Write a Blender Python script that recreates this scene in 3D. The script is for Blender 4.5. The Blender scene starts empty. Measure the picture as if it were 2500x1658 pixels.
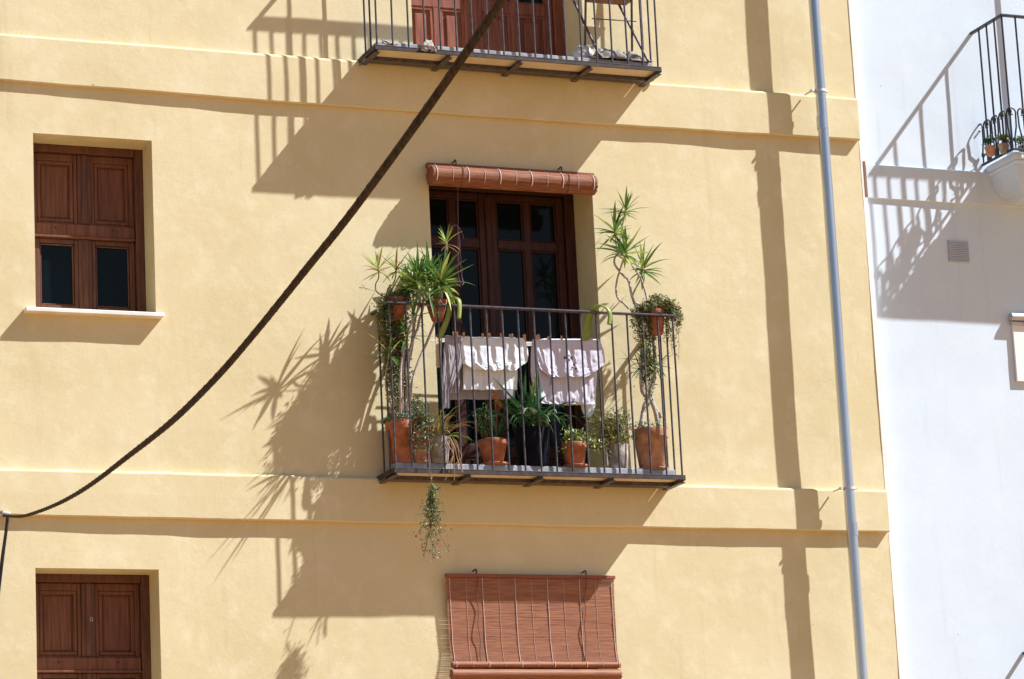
import bpy, math, random
from mathutils import Vector, Matrix, noise
random.seed(7)
scene = bpy.context.scene
col = scene.collection
V = Vector

# ------------------------------------------------------------------ camera
F_PX, PITCH, YAW, ROLL = 7851.0, 0.22336, 0.39768, -0.0500
CAM = V((0.0, -19.09, 1.6))
_cy, _sy, _cp, _sp = math.cos(YAW), math.sin(YAW), math.cos(PITCH), math.sin(PITCH)
FWD = V((_sy * _cp, _cy * _cp, _sp))
_r = V((_cy, -_sy, 0)); _u = _r.cross(FWD)
RIGHT = _r * math.cos(ROLL) + _u * math.sin(ROLL)
UP = _u * math.cos(ROLL) - _r * math.sin(ROLL)
cd = bpy.data.cameras.new("camera"); cam = bpy.data.objects.new("camera", cd); col.objects.link(cam)
cd.sensor_width = 36.0; cd.lens = F_PX / 2500 * 36.0; cd.clip_start = 0.1; cd.clip_end = 2000
m = Matrix((RIGHT, UP, -FWD)).transposed().to_4x4(); m.translation = CAM
cam.matrix_world = m
scene.camera = cam

# ------------------------------------------------------------------ world, sun, exposure
SUN = V((-2.2133, 1.0, -2.6743)).normalized()
EXPOSURE = 0.91
w = bpy.data.worlds.new("World"); scene.world = w; w.use_nodes = True
nt = w.node_tree; nt.nodes.clear()
sky = nt.nodes.new("ShaderNodeTexSky"); sky.sky_type = 'NISHITA'; sky.sun_disc = False
sky.sun_elevation = math.radians(47.8); sky.sun_rotation = math.radians(114.3)
bg = nt.nodes.new("ShaderNodeBackground"); bg.inputs[1].default_value = 0.05
wo = nt.nodes.new("ShaderNodeOutputWorld")
nt.links.new(sky.outputs[0], bg.inputs[0]); nt.links.new(bg.outputs[0], wo.inputs[0])
sl = bpy.data.lights.new("sun", 'SUN'); sl.energy = 5.0; sl.angle = math.radians(0.5); sl.color = (1.0, 0.985, 0.955)
so = bpy.data.objects.new("sun", sl); col.objects.link(so)
so.rotation_euler = SUN.to_track_quat('-Z', 'Y').to_euler(); so.location = (20, -10, 25)
scene.view_settings.view_transform = 'Standard'; scene.view_settings.look = 'None'
scene.view_settings.gamma = 1; scene.view_settings.exposure = EXPOSURE
scene.render.engine = 'CYCLES'
scene.cycles.use_denoising = True
scene.cycles.max_bounces = 10; scene.cycles.diffuse_bounces = 6

# ------------------------------------------------------------------ helpers
def at(px, py, Y=0.0):
    """Point of the vertical plane y = Y seen at a pixel of the photograph."""
    d = FWD + RIGHT * ((px - 1250) / F_PX) - UP * ((py - 829) / F_PX)
    return CAM + d * ((Y - CAM.y) / d.y)

ORIGIN = {}
def tag(o, label=None, cat=None, group=None, kind=None):
    if label: o['label'] = label
    if cat: o['category'] = cat
    if group: o['group'] = group
    if kind: o['kind'] = kind
    return o

def empty(name, loc, label=None, cat=None, group=None):
    o = bpy.data.objects.new(name, None); col.objects.link(o)
    o.location = loc; o.empty_display_size = 0.1; ORIGIN[o.name] = V(loc)
    return tag(o, label, cat, group)

class MB:
    def __init__(s): s.v, s.f, s.m, s.sm = [], [], [], []
    def add(s, vs, fs, mi=0, smooth=False):
        n = len(s.v); s.v += [V(p) for p in vs]
        for f in fs:
            s.f.append([n + i for i in f]); s.m.append(mi); s.sm.append(smooth)
    def quad(s, a, b, c, d, mi=0): s.add([a, b, c, d], [(0, 1, 2, 3)], mi)
    def box(s, x0, x1, y0, y1, z0, z1, mi=0, b=0.0):
        if b <= 0:
            s.add([(x0,y0,z0),(x1,y0,z0),(x1,y1,z0),(x0,y1,z0),(x0,y0,z1),(x1,y0,z1),(x1,y1,z1),(x0,y1,z1)],
                  [(0,3,2,1),(4,5,6,7),(0,1,5,4),(1,2,6,5),(2,3,7,6),(3,0,4,7)], mi); return
        vs = []
        X, Y, Z = (x0, x1), (y0, y1), (z0, z1)
        idx = {}
        for i in (0, 1):
            for j in (0, 1):
                for k in (0, 1):
                    sx, sy, sz = (1, -1)[i], (1, -1)[j], (1, -1)[k]
                    for a, d in (('x', (0, b, b)), ('y', (b, 0, b)), ('z', (b, b, 0))):
                        idx[i, j, k, a] = len(vs)
                        vs.append((X[i] + sx * d[0], Y[j] + sy * d[1], Z[k] + sz * d[2]))
        I = idx; fs = []
        for i in (0, 1): fs.append([I[i,0,0,'x'], I[i,1,0,'x'], I[i,1,1,'x'], I[i,0,1,'x']][::(1 if i else -1)])
        for j in (0, 1): fs.append([I[0,j,0,'y'], I[1,j,0,'y'], I[1,j,1,'y'], I[0,j,1,'y']][::(-1 if j else 1)])
        for k in (0, 1): fs.append([I[0,0,k,'z'], I[1,0,k,'z'], I[1,1,k,'z'], I[0,1,k,'z']][::(1 if k else -1)])
        for i in (0, 1):
            for j in (0, 1):
                fs.append([I[i,j,0,'x'], I[i,j,1,'x'], I[i,j,1,'y'], I[i,j,0,'y']])
                fs.append([I[i,0,j,'x'], I[i,1,j,'x'], I[i,1,j,'z'], I[i,0,j,'z']])
                fs.append([I[0,i,j,'y'], I[1,i,j,'y'], I[1,i,j,'z'], I[0,i,j,'z']])
                for k in (0, 1): fs.append([I[i,j,k,'x'], I[i,j,k,'y'], I[i,j,k,'z']])
        s.add(vs, fs, mi)
    def tube(s, pts, rad, n=8, mi=0, caps=True, flat=1.0):
        pts = [V(p) for p in pts]
        if not hasattr(rad, '__len__'): rad = [rad] * len(pts)
        vs, fs = [], []
        ref = None
        for i, p in enumerate(pts):
            t = (pts[min(i + 1, len(pts) - 1)] - pts[max(i - 1, 0)])
            if t.length < 1e-9: t = V((0, 0, 1))
            t.normalize()
            if ref is None: ref = t.orthogonal().normalized()
            ref = (ref - t * ref.dot(t))
            ref = ref.normalized() if ref.length > 1e-6 else t.orthogonal().normalized()
            b = t.cross(ref)
            for k in range(n):
                a = 2 * math.pi * k / n
                vs.append(p + (ref * math.cos(a) + b * math.sin(a) * flat) * rad[i])
        for i in range(len(pts) - 1):
            for k in range(n):
                fs.append((i*n + k, i*n + (k+1) % n, (i+1)*n + (k+1) % n, (i+1)*n + k))
        s.add(vs, fs, mi, True)
        if caps:
            s.add(vs[:n], [list(range(n))[::-1]], mi); s.add(vs[-n:], [list(range(n))], mi)
    def lathe(s, c, prof, n=28, mi=0, sx=1.0, sy=1.0):
        vs, fs = [], []
        for r, z in prof:
            for k in range(n):
                a = 2 * math.pi * k / n
                vs.append((c[0] + r * math.cos(a) * sx, c[1] + r * math.sin(a) * sy, c[2] + z))
        for i in range(len(prof) - 1):
            for k in range(n):
                fs.append((i*n + k, i*n + (k+1) % n, (i+1)*n + (k+1) % n, (i+1)*n + k))
        s.add(vs, fs, mi, True)
    def leaf(s, base, d, L, W, droop=0.3, segs=5, mi=0, fold=0.25, wob=0.0):
        d = V(d).normalized(); p = V(base)
        side = d.cross(V((0, 0, 1)))
        side = side.normalized() if side.length > .05 else V((random.uniform(-1, 1), random.uniform(-1, 1), 0)).normalized()
        vs, fs = [], []
        step = L / segs
        for i in range(segs + 1):
            t = i / segs
            wd = W * (0.55 + 1.3 * t) if t < .35 else W * (1.0 - ((t - .35) / .65) ** 1.7)
            wd = max(wd, W * .03)
            up = side.cross(d).normalized()
            vs += [p - side * wd * .5 + up * wd * fold, p, p + side * wd * .5 + up * wd * fold]
            d = (d + V((random.uniform(-wob, wob), random.uniform(-wob, wob), -droop * 2.2 * t / segs))).normalized()
            p = p + d * step
        for i in range(segs):
            fs += [(3*i, 3*i+1, 3*i+4, 3*i+3), (3*i+1, 3*i+2, 3*i+5, 3*i+4)]
        s.add(vs, fs, mi, True)
    def leaflet(s, p, size, mi=0, asp=.55, d=None):
        d = V(d) if d is not None else V((random.gauss(0, 1), random.gauss(0, 1), random.gauss(0.2, .8)))
        d.normalize(); n = d.cross(V((random.gauss(0, 1), random.gauss(0, 1), random.gauss(0, 1)))).normalized()
        u = d.cross(n) * size * .15
        p = V(p); a = n * size * asp * .5
        s.add([p, p + d * size * .45 + a + u, p + d * size, p + d * size * .45 - a + u, p + d * size * .5 - u * .5],
              [(0, 1, 4), (1, 2, 4), (2, 3, 4), (3, 0, 4)], mi, True)
    def build(s, name, mat, parent=None, origin=None, smooth=None):
        o0 = V(origin) if origin is not None else (ORIGIN[parent.name] if parent is not None else V((0, 0, 0)))
        me = bpy.data.meshes.new(name)
        me.from_pydata([tuple(p - o0) for p in s.v], [], s.f)
        mats = mat if isinstance(mat, (list, tuple)) else [mat]
        for mm in mats: me.materials.append(mm)
        me.polygons.foreach_set('material_index', s.m)
        me.polygons.foreach_set('use_smooth', s.sm if smooth is None else [smooth] * len(s.f))
        me.update()
        o = bpy.data.objects.new(name, me); col.objects.link(o)
        if parent is None: o.location = o0
        else: o.parent = parent
        ORIGIN[o.name] = o0
        return o

def smooth_path(pts, k=6):
    pts = [V(p) for p in pts]; out = []
    for i in range(len(pts) - 1):
        p0, p1, p2, p3 = pts[max(i-1, 0)], pts[i], pts[i+1], pts[min(i+2, len(pts)-1)]
        for j in range(k):
            t = j / k
            out.append(.5 * ((2*p1) + (p2-p0)*t + (2*p0-5*p1+4*p2-p3)*t*t + (3*p1-p0-3*p2+p3)*t**3))
    out.append(pts[-1]); return out

# ------------------------------------------------------------------ materials
def mat(name, c1, c2=None, scale=5.0, rough=.8, metal=0.0, bump=0.0, bscale=40.0, stretch=(1, 1, 1), detail=5, spec=.5,
        trans=0.0, lo=.35, hi=.65, bdist=.01):
    m = bpy.data.materials.new(name); m.use_nodes = True
    n = m.node_tree.nodes; l = m.node_tree.links; b = n['Principled BSDF']
    b.inputs['Roughness'].default_value = rough; b.inputs['Metallic'].default_value = metal
    b.inputs['Specular IOR Level'].default_value = spec
    tc = n.new('ShaderNodeTexCoord'); mp = n.new('ShaderNodeMapping'); mp.inputs['Scale'].default_value = stretch
    geo = n.new('ShaderNodeNewGeometry'); l.new(geo.outputs['Position'], mp.inputs['Vector'])
    if c2 is not None:
        nz = n.new('ShaderNodeTexNoise'); nz.inputs['Scale'].default_value = scale; nz.inputs['Detail'].default_value = detail
        cr = n.new('ShaderNodeValToRGB'); cr.color_ramp.elements[0].position = lo; cr.color_ramp.elements[1].position = hi
        cr.color_ramp.elements[0].color = (*c1, 1); cr.color_ramp.elements[1].color = (*c2, 1)
        l.new(mp.outputs[0], nz.inputs['Vector']); l.new(nz.outputs[0], cr.inputs[0]); l.new(cr.outputs[0], b.inputs['Base Color'])
    else:
        b.inputs['Base Color'].default_value = (*c1, 1)
    if bump:
        bz = n.new('ShaderNodeTexNoise'); bz.inputs['Scale'].default_value = bscale; bz.inputs['Detail'].default_value = 6
        bp = n.new('ShaderNodeBump'); bp.inputs['Strength'].default_value = bump; bp.inputs['Distance'].default_value = bdist
        l.new(mp.outputs[0], bz.inputs['Vector']); l.new(bz.outputs[0], bp.inputs['Height']); l.new(bp.outputs[0], b.inputs['Normal'])
    if trans:
        tr = n.new('ShaderNodeBsdfTranslucent'); mx = n.new('ShaderNodeMixShader'); mx.inputs[0].default_value = trans
        if c2 is not None: l.new(cr.outputs[0], tr.inputs[0])
        else: tr.inputs[0].default_value = (*c1, 1)
        out = n['Material Output']; l.new(b.outputs[0], mx.inputs[1]); l.new(tr.outputs[0], mx.inputs[2]); l.new(mx.outputs[0], out.inputs[0])
    return m

def plaster(name, c1, c2, c3, stain, big=.9, bmp=1.0):
    """Rendered wall: broad mottling, small blotches, fine grain, a few stains of their own shape."""
    m = bpy.data.materials.new(name); m.use_nodes = True
    n = m.node_tree.nodes; l = m.node_tree.links; b = n['Principled BSDF']
    b.inputs['Roughness'].default_value = .95; b.inputs['Specular IOR Level'].default_value = .12
    geo = n.new('ShaderNodeNewGeometry')
    def nz(sc, det=4, rgh=.55, stretch=None):
        t = n.new('ShaderNodeTexNoise'); t.inputs['Scale'].default_value = sc; t.inputs['Detail'].default_value = det
        t.inputs['Roughness'].default_value = rgh
        if stretch:
            mp = n.new('ShaderNodeMapping'); mp.inputs['Scale'].default_value = stretch
            l.new(geo.outputs['Position'], mp.inputs[0]); l.new(mp.outputs[0], t.inputs['Vector'])
        else: l.new(geo.outputs['Position'], t.inputs['Vector'])
        return t
    def ramp(t, p0, p1):
        r = n.new('ShaderNodeMapRange'); r.inputs[1].default_value = p0; r.inputs[2].default_value = p1
        l.new(t.outputs[0], r.inputs[0]); return r
    def mix(fac, a, bb):
        x = n.new('ShaderNodeMix'); x.data_type = 'RGBA'
        l.new(fac.outputs[0], x.inputs[0])
        for s_, val in ((6, a), (7, bb)):
            if isinstance(val, tuple): x.inputs[s_].default_value = (*val, 1)
            else: l.new(val.outputs[2], x.inputs[s_])
        return x
    a = mix(ramp(nz(big), .35, .65), c1, c2)
    a = mix(ramp(nz(5.5, 6, .65), .50, .75), a, c3)
    a = mix(ramp(nz(1.7, 8, .72, (1, 1, .5)), .62, .80), a, stain)
    st_ = ramp(nz(2.6, 6, .6, (3.2, 1, .22)), .60, .86); a = mix(st_, a, tuple(q * .86 for q in c2))
    sp_ = ramp(nz(23, 1, .4), .80, .84); a = mix(sp_, a, tuple(q * .62 for q in c2))
    g = n.new('ShaderNodeMix'); g.data_type = 'RGBA'; g.blend_type = 'OVERLAY'; g.inputs[0].default_value = .30
    gz = nz(170, 3, .7); l.new(a.outputs[2], g.inputs[6]); l.new(gz.outputs[0], g.inputs[7])
    l.new(g.outputs[2], b.inputs['Base Color'])
    b1 = n.new('ShaderNodeBump'); b1.inputs['Strength'].default_value = .075 * bmp; b1.inputs['Distance'].default_value = .01
    l.new(nz(130, 5, .7).outputs[0], b1.inputs['Height'])
    b2 = n.new('ShaderNodeBump'); b2.inputs['Strength'].default_value = .075 * bmp; b2.inputs['Distance'].default_value = .03
    l.new(nz(9, 5, .6).outputs[0], b2.inputs['Height']); l.new(b1.outputs[0], b2.inputs['Normal'])
    l.new(b2.outputs[0], b.inputs['Normal'])
    return m

M_YEL = plaster('ochre_plaster', (.672, .602, .405), (.617, .541, .340), (.712, .648, .465), (.602, .487, .252))
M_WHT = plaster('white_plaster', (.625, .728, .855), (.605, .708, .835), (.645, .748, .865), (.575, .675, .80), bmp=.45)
M_BACK = mat('shaded_backing', (.42, .44, .50), rough=.9)
M_ENDB = mat('brown_filler', (.20, .125, .08), (.26, .17, .11), 12, .9)
M_STRIP = mat('whitewash', (.84, .85, .86), (.75, .75, .74), 6, .9, bump=.2)
M_WOOD = mat('varnished_wood', (.085, .034, .019), (.150, .060, .035), 6, .45, stretch=(9, 9, .8), bump=.15, bscale=60, spec=.35)
M_WOODM = mat('shaded_dark_varnish', (.032, .009, .007), (.064, .018, .012), 6, .45, stretch=(9, 9, .8), bump=.15, bscale=60, spec=.3)  # own dark stain, with the shade under the blind deepened into the colour
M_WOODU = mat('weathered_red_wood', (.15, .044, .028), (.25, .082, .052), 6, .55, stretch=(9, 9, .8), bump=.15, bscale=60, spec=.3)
M_WOODP = mat('panel_wood', (.115, .043, .024), (.20, .080, .046), 5, .5, stretch=(14, 14, .7), bump=.15, bscale=60, spec=.3)
M_GLASS = mat('dark_glass', (.004, .007, .010), rough=.06, spec=.16)
M_MARB = mat('marble', (.80, .79, .77), (.70, .68, .66), 9, .5, bump=.1)
M_IRON = mat('painted_iron', (.052, .049, .066), (.105, .095, .12), 30, .4, metal=.35, bump=.25, bscale=120, bdist=.004)
M_BLACK = mat('black_iron', (.014, .013, .020), (.03, .026, .034), 30, .45, bump=.2, bscale=120, bdist=.004)
M_RUST = mat('rusty_iron', (.026, .021, .024), (.062, .043, .040), 22, .7, metal=.2, bump=.3, bscale=120, bdist=.004)
M_SOFF = mat('soffit_plaster', (.70, .64, .53), (.60, .53, .41), 5, .9, bump=.2)
M_TILE = mat('grey_tile', (.40, .42, .48), (.27, .285, .335), 14, .75, bump=.2)
M_ZINC = mat('galvanised_steel', (.68, .70, .74), (.55, .57, .61), 3.5, .27, metal=.95, stretch=(1, 1, .15), spec=.5)
M_CLAMP = mat('clamp_steel', (.62, .63, .66), (.5, .5, .53), 30, .5, metal=.5)
M_SLAT = mat('blind_slat', (.37, .150, .072), (.215, .074, .036), 3.0, .6, stretch=(3.2, 3.2, 75), bump=.1, bscale=40, detail=3)
M_SLATD = mat('blind_headrail', (.20, .055, .03), (.27, .08, .04), 8, .55, stretch=(1, 1, 8))
M_THREAD = mat('white_thread', (.58, .49, .49), rough=.9)
M_CORD = mat('brown_cord', (.12, .06, .05), rough=.9)
M_CABLE = mat('cable_sheath', (.026, .018, .014), (.062, .043, .031), 25, .85, bump=.2, spec=.12)
M_WRAP = mat('cable_wrap', (.085, .062, .045), rough=.8, spec=.12)
M_TERR = mat('terracotta', (.24, .085, .048), (.42, .155, .082), 17, .85, bump=.2, bscale=50)
M_TERR2 = mat('dusty_terracotta', (.30, .14, .085), (.48, .29, .20), 13, .9, bump=.2, bscale=50)
M_GPOT = mat('concrete_pot', (.20, .185, .175), (.43, .40, .38), 15, .9, bump=.35, bscale=40)
M_BPOT = mat('black_plastic', (.004, .005, .011), (.008, .009, .018), 10, .7, bump=.5, bscale=14, spec=.08)
M_SOIL = mat('soil', (.06, .035, .02), (.10, .06, .035), 60, 1)
M_TRUNK = mat('pale_trunk', (.56, .51, .50), (.33, .28, .26), 22, .9, stretch=(1, 1, 5), bump=.5, bscale=70)
M_STEM = mat('brown_stem', (.17, .09, .05), (.24, .14, .08), 20, .9)
M_LEAF = mat('dracaena_leaf', (.050, .135, .036), (.15, .27, .062), 9, .40, trans=.30, spec=.5)
M_LEAFL = mat('light_leaf', (.26, .36, .07), (.38, .45, .12), 9, .5, trans=.3)
M_LEAFD = mat('dark_leaf', (.020, .085, .034), (.045, .15, .055), 7, .38, trans=.15)
M_LEAFO = mat('olive_leaf', (.10, .16, .045), (.24, .27, .09), 16, .55, trans=.2)
M_LEAFG = mat('grey_green_leaf', (.11, .20, .11), (.26, .36, .24), 16, .55, trans=.15)
M_DRY = mat('dry_leaf', (.40, .26, .12), (.28, .15, .07), 10, .8, trans=.2)
M_PINK = mat('pink_flower', (.62, .06, .14), rough=.7)
M_ORAN = mat('orange_flower', (.60, .25, .05), rough=.7)
M_LIME = mat('lime_plastic', (.38, .46, .13), (.30, .40, .10), 20, .35, trans=.35)
M_ROD = mat('white_rod', (.78, .78, .8), rough=.4)
M_CW = mat('white_cotton', (.80, .86, .96), (.76, .82, .92), 12, .95, bump=.25, bscale=30, trans=.07)
M_CL = mat('lilac_cotton', (.68, .68, .84), (.63, .62, .79), 12, .95, bump=.25, bscale=30, trans=.07)
M_CG = mat('grey_cotton', (.42, .39, .44), (.34, .31, .36), 12, .95, bump=.25, bscale=30, trans=.15)
M_CREAM = mat('cream_cotton', (.72, .62, .48), (.66, .55, .40), 12, .95, trans=.15)
M_INK = mat('dark_print', (.09, .08, .12), rough=.9)
M_PEG = mat('peg_wood', (.66, .43, .24), (.50, .30, .15), 20, .8)
M_PEGW = mat('peg_white', (.75, .74, .72), rough=.5)
M_PURP = mat('purple_string', (.22, .11, .20), (.32, .18, .28), 30, .9)
M_WIRE = mat('wire', (.35, .3, .32), rough=.5)
M_RAG = mat('pale_rag', (.38, .34, .32), (.15, .14, .14), 9, .95, bump=.3, bscale=30)
M_RAGD = mat('grey_rag', (.20, .20, .22), (.09, .09, .10), 12, .95, bump=.3, bscale=30)
M_BAG = mat('white_bag', (.52, .52, .54), (.40, .40, .42), 9, .6, bump=.3)
M_PAPER = mat('paper', (.7, .68, .66), (.55, .52, .5), 20, .9)
M_SEAT = mat('seat_wood', (.24, .115, .07), (.17, .08, .05), 9, .7, stretch=(1, 6, 6))
M_STREET = mat('street_paving', (.34, .180, .056), (.285, .145, .042), .6, .9, bump=.2, bscale=6)
M_WFRAME = mat('white_lacquer', (.80, .80, .81), rough=.5)
M_ALU = mat('pale_metal_roll', (.55, .56, .58), (.45, .46, .48), 9, .4, metal=.4)

# ------------------------------------------------------------------ street
g = MB(); g.quad((-300, -300, 0), (300, -300, 0), (300, 300, 0), (-300, 300, 0))
tag(g.build('street', M_STREET), 'pale stone street at the foot of the buildings', 'street', kind='structure')

# ------------------------------------------------------------------ yellow building
def wob(x, z):
    return (.0045 * noise.noise(V((x * .9, 3.1, z * .9))) + .0022 * noise.noise(V((x * 3.3, 9.7, z * 3.3)))
            + .0008 * noise.noise(V((x * 11, 5.3, z * 11))))

def cuts(lo, hi, fine_lo, fine_hi, step, extra):
    c = {round(lo, 4), round(hi, 4)}
    a = lo
    while a < fine_lo: c.add(round(a, 4)); a += 1.0
    n = int((fine_hi - fine_lo) / step)
    for i in range(n + 1): c.add(round(fine_lo + (fine_hi - fine_lo) * i / n, 4))
    a = fine_hi
    while a < hi: c.add(round(a, 4)); a += 1.0
    ex = [round(e, 4) for e in extra]
    c = {q for q in c if all(abs(q - e) > step * .4 for e in ex)} | set(ex)
    return sorted(c)

def facade(mb, x0, x1, z0, z1, fx, fz, holes, y0=0.0, step=.045):
    xs = cuts(x0, x1, fx[0], fx[1], step, [h[i] for h in holes for i in (0, 1)] + [x0, x1])
    zs = cuts(z0, z1, fz[0], fz[1], step, [h[i] for h in holes for i in (2, 3)] + [z0, z1])
    nx = len(xs)
    vs = [V((x, y0 + wob(x, z), z)) for z in zs for x in xs]
    fs = []
    def hole(x, z):
        return any(h[0] < x < h[1] and h[2] < z < h[3] for h in holes)
    for j in range(len(zs) - 1):
        for i in range(nx - 1):
            if not hole((xs[i] + xs[i+1]) / 2, (zs[j] + zs[j+1]) / 2):
                fs.append((j*nx+i, j*nx+i+1, (j+1)*nx+i+1, (j+1)*nx+i))
    mb.add(vs, fs, 0, True)
    for h in holes:
        d = h[4]
        for xx, flip in ((h[0], 0), (h[1], 1)):
            zz = [z for z in zs if h[2] - 1e-5 <= z <= h[3] + 1e-5]
            for a, b in zip(zz, zz[1:]):
                q = [(xx, y0 + wob(xx, a), a), (xx, y0 + wob(xx, b), b), (xx, d, b), (xx, d, a)]
                mb.add(q if flip else q[::-1], [(0, 1, 2, 3)])
        for zz_, flip in ((h[2], 0), (h[3], 1)):
            xx_ = [x for x in xs if h[0] - 1e-5 <= x <= h[1] + 1e-5]
            for a, b in zip(xx_, xx_[1:]):
                mb.add([(a, y0 + wob(a, zz_), zz_), (b, y0 + wob(b, zz_), zz_), (b, d, zz_), (a, d, zz_)], [(0, 1, 2, 3)])

XE = 10.733
WINS = [(4.815, 5.590, 6.375, 7.512), (4.785, 5.566, 3.600, 4.738)]
DOORM = (7.476, 8.660, 5.40, 7.452)
DOORU = (7.410, 8.662, 8.205, 10.19)
DOORL = (7.500, 8.652, 2.60, 4.66)
bld = empty('yellow_building', (3.9, 3.0, 0), 'ochre plastered apartment house with two balconies and brown wooden windows', 'building')
f = MB()
facade(f, -3.0, XE, 0.0, 14.0, (4.3, XE), (3.6, 9.4),
       [(*q, .36) for q in WINS] + [(*DOORM, .5), (*DOORU, .5), (*DOORL, .5)])
f.quad((-3, 0, 0), (-3, 0, 14), (-3, 8, 14), (-3, 8, 0)); f.quad((XE, 0, 0), (XE, 8, 0), (XE, 8, 14), (XE, 0, 14))
f.quad((-3, 8, 0), (-3, 8, 14), (XE, 8, 14), (XE, 8, 0)); f.quad((-3, 0, 14), (XE, 0, 14), (XE, 8, 14), (-3, 8, 14))
f.build('wall', M_YEL, bld)
s = MB(); s.box(XE + .001, XE + .036, -.004, .5, 0, 14); s.build('corner_strip', M_STRIP, bld)

def ledge(x0, x1, zb, zt, d0, d1, sag):
    b = MB(); N = 220; prof = []
    for i in range(N + 1):
        t = i / N; x = x0 + (x1 - x0) * t
        e = .0045 * noise.noise(V((x * 2.1, zb, 0))) + .0018 * noise.noise(V((x * 9, zb, 4)))
        e2 = .0035 * noise.noise(V((x * 2.6, zt, 7))) + .0022 * noise.noise(V((x * 12, zt, 2)))
        d = d0 + (d1 - d0) * t + .004 * noise.noise(V((x * 1.3, 1, zb)))
        sg = -sag * math.sin(math.pi * max(0, min(1, (x - 4.5) / 6.2)))
        B, T = zb + sg + e, zt + e2
        prof.append([(x, .02, T + .010), (x, -d + .012, T + .004), (x, -d + .003, T - .003), (x, -d, T - .012),
                     (x, -d - .001, (B + T) / 2), (x, -d, B + .008), (x, -d + .005, B), (x, .02, B + .002)])
    vs = [p for pr in prof for p in pr]; k = 8; fs = []
    for i in range(N):
        for j in range(k - 1): fs.append((i*k+j, i*k+j+1, (i+1)*k+j+1, (i+1)*k+j))
    b.add(vs, fs, 0, False)
    b.add(prof[-1], [list(range(k))]); b.add(prof[0], [list(range(k))[::-1]])
    return b.build('string_course', M_YEL, bld)
ledge(-2.9, 10.722, 7.840, 8.142, .008, .046, .020)
ledge(-2.9, 10.722, 5.055, 5.342, .033, .046, .002)

# ---- windows with solid upper shutters and two lower panes
def molding(b, x0, x1, z0, z1, y, w=.018, t=.012):
    b.box(x0, x1, y - t, y, z1 - w, z1, b=.004); b.box(x0, x1, y - t, y, z0, z0 + w, b=.004)
    b.box(x0, x0 + w, y - t, y, z0 + w, z1 - w, b=.004); b.box(x1 - w, x1, y - t, y, z0 + w, z1 - w, b=.004)

def window(x0, x1, z0, z1, sill):
    Y = .215
    fr = MB()
    fr.box(x0, x0 + .045, Y, Y + .09, z0, z1, b=.005); fr.box(x1 - .055, x1, Y, Y + .09, z0, z1, b=.005)
    fr.box(x0 + .045, x1 - .055, Y, Y + .09, z1 - .05, z1, b=.005)
    wn = fr.build('window', M_WOOD, bld)
    a0, a1 = x0 + .047, x1 - .057; Ys = Y + .035
    mid = (x0 + x1) / 2 + .003
    zt, zr1, zr0 = z1 - .052, z1 - .515, z1 - .60
    tr = MB(); tr.box(a0, a1, Ys - .018, Ys + .05, zr0, zr1, b=.006); tr.box(a0, a1, Ys - .028, Ys + .05, zr0 - .012, zr0 + .004, b=.004)
    tro = tr.build('transom_rail', M_WOODP, wn)
    for q in (.22, .78):
        h = MB(); xx = a0 + (a1 - a0) * q
        h.lathe((0, 0, 0), [(.0001, 0), (.007, 0.001)], 10)
        h.v = [V((xx + p.x, Ys - .0205 , (zr0 + zr1) / 2 + .01 + p.y)) for p in h.v]
        h.build('nail_hole', M_CABLE, wn)
    for k, (s0, s1) in enumerate(((a0, mid - .045), (mid + .045, a1))):
        sh = MB()
        sh.box(s0, s1, Ys + .024, Ys + .04, zr1, zt)                                     # field
        f0, f1 = (.036, .022) if k == 0 else (.022, .030)
        sh.box(s0, s0 + f0, Ys + .004, Ys + .024, zr1, zt, b=.003); sh.box(s1 - f1, s1, Ys + .004, Ys + .024, zr1, zt, b=.003)
        sh.box(s0 + f0, s1 - f1, Ys + .004, Ys + .024, zt - .045, zt, b=.003); sh.box(s0 + f0, s1 - f1, Ys + .004, Ys + .024, zr1, zr1 + .012, b=.003)
        molding(sh, s0 + f0 + .002, s1 - f1 - .002, zr1 + .013, zt - .046, Ys + .0235, .024, .016)
        molding(sh, s0 + f0 + .028, s1 - f1 - .028, zr1 + .040, zt - .073, Ys + .0238, .008, .005)
        sh.build('shutter_panel', M_WOODP, wn)
        lo = MB(); zb = z0 + .012; zl = zr0 - .014
        e0, e1 = (.048, .024) if k == 0 else (.024, .034)
        lo.box(s0, s0 + e0, Ys, Ys + .04, zb, zl, b=.004); lo.box(s1 - e1, s1, Ys, Ys + .04, zb, zl, b=.004)
        lo.box(s0 + e0, s1 - e1, Ys, Ys + .04, zl - .028, zl, b=.004); lo.box(s0 + e0, s1 - e1, Ys, Ys + .04, zb, zb + .075, b=.004)
        e0 += .001; e1 += .001
        molding(lo, s0 + e0, s1 - e1, zb + .076, zl - .029, Ys + .026, .012, .012)
        lo.build('sash', M_WOOD, wn)
        pn = MB(); pn.box(s0 + e0, s1 - e1, Ys + .027, Ys + .033, zb + .076, zl - .029)
        pn.build('pane', M_GLASS, wn)
    st = MB(); st.box(mid - .044, mid + .044, Ys - .006, Ys + .045, z0, zr0 - .014, b=.004)
    st.box(mid - .044, mid + .044, Ys - .006, Ys + .045, zr1 + .001, zt, b=.004)
    st.box(mid - .018, mid + .018, Ys - .016, Ys - .007, zr1 + .01, zt, b=.004); st.box(mid - .018, mid + .018, Ys - .016, Ys - .007, z0, zr0 - .014, b=.004)
    st.build('meeting_stile', M_WOOD, wn)
    if sill:
        sb = MB(); sb.box(x0 - .080, x1 + .036, -.068, .212, z0 - .038, z0 - .010, b=.004)
        sb.build('sill', M_MARB, wn)
    return wn
window(*WINS[0], True); wl = window(*WINS[1], True)
rg = MB(); P = at(223, 1512, .20)
rg.tube([P + V((.009 * math.cos(a), -.004, .012 * math.sin(a))) for a in [i * math.pi / 8 for i in range(17)]], .0018, 6)
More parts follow.
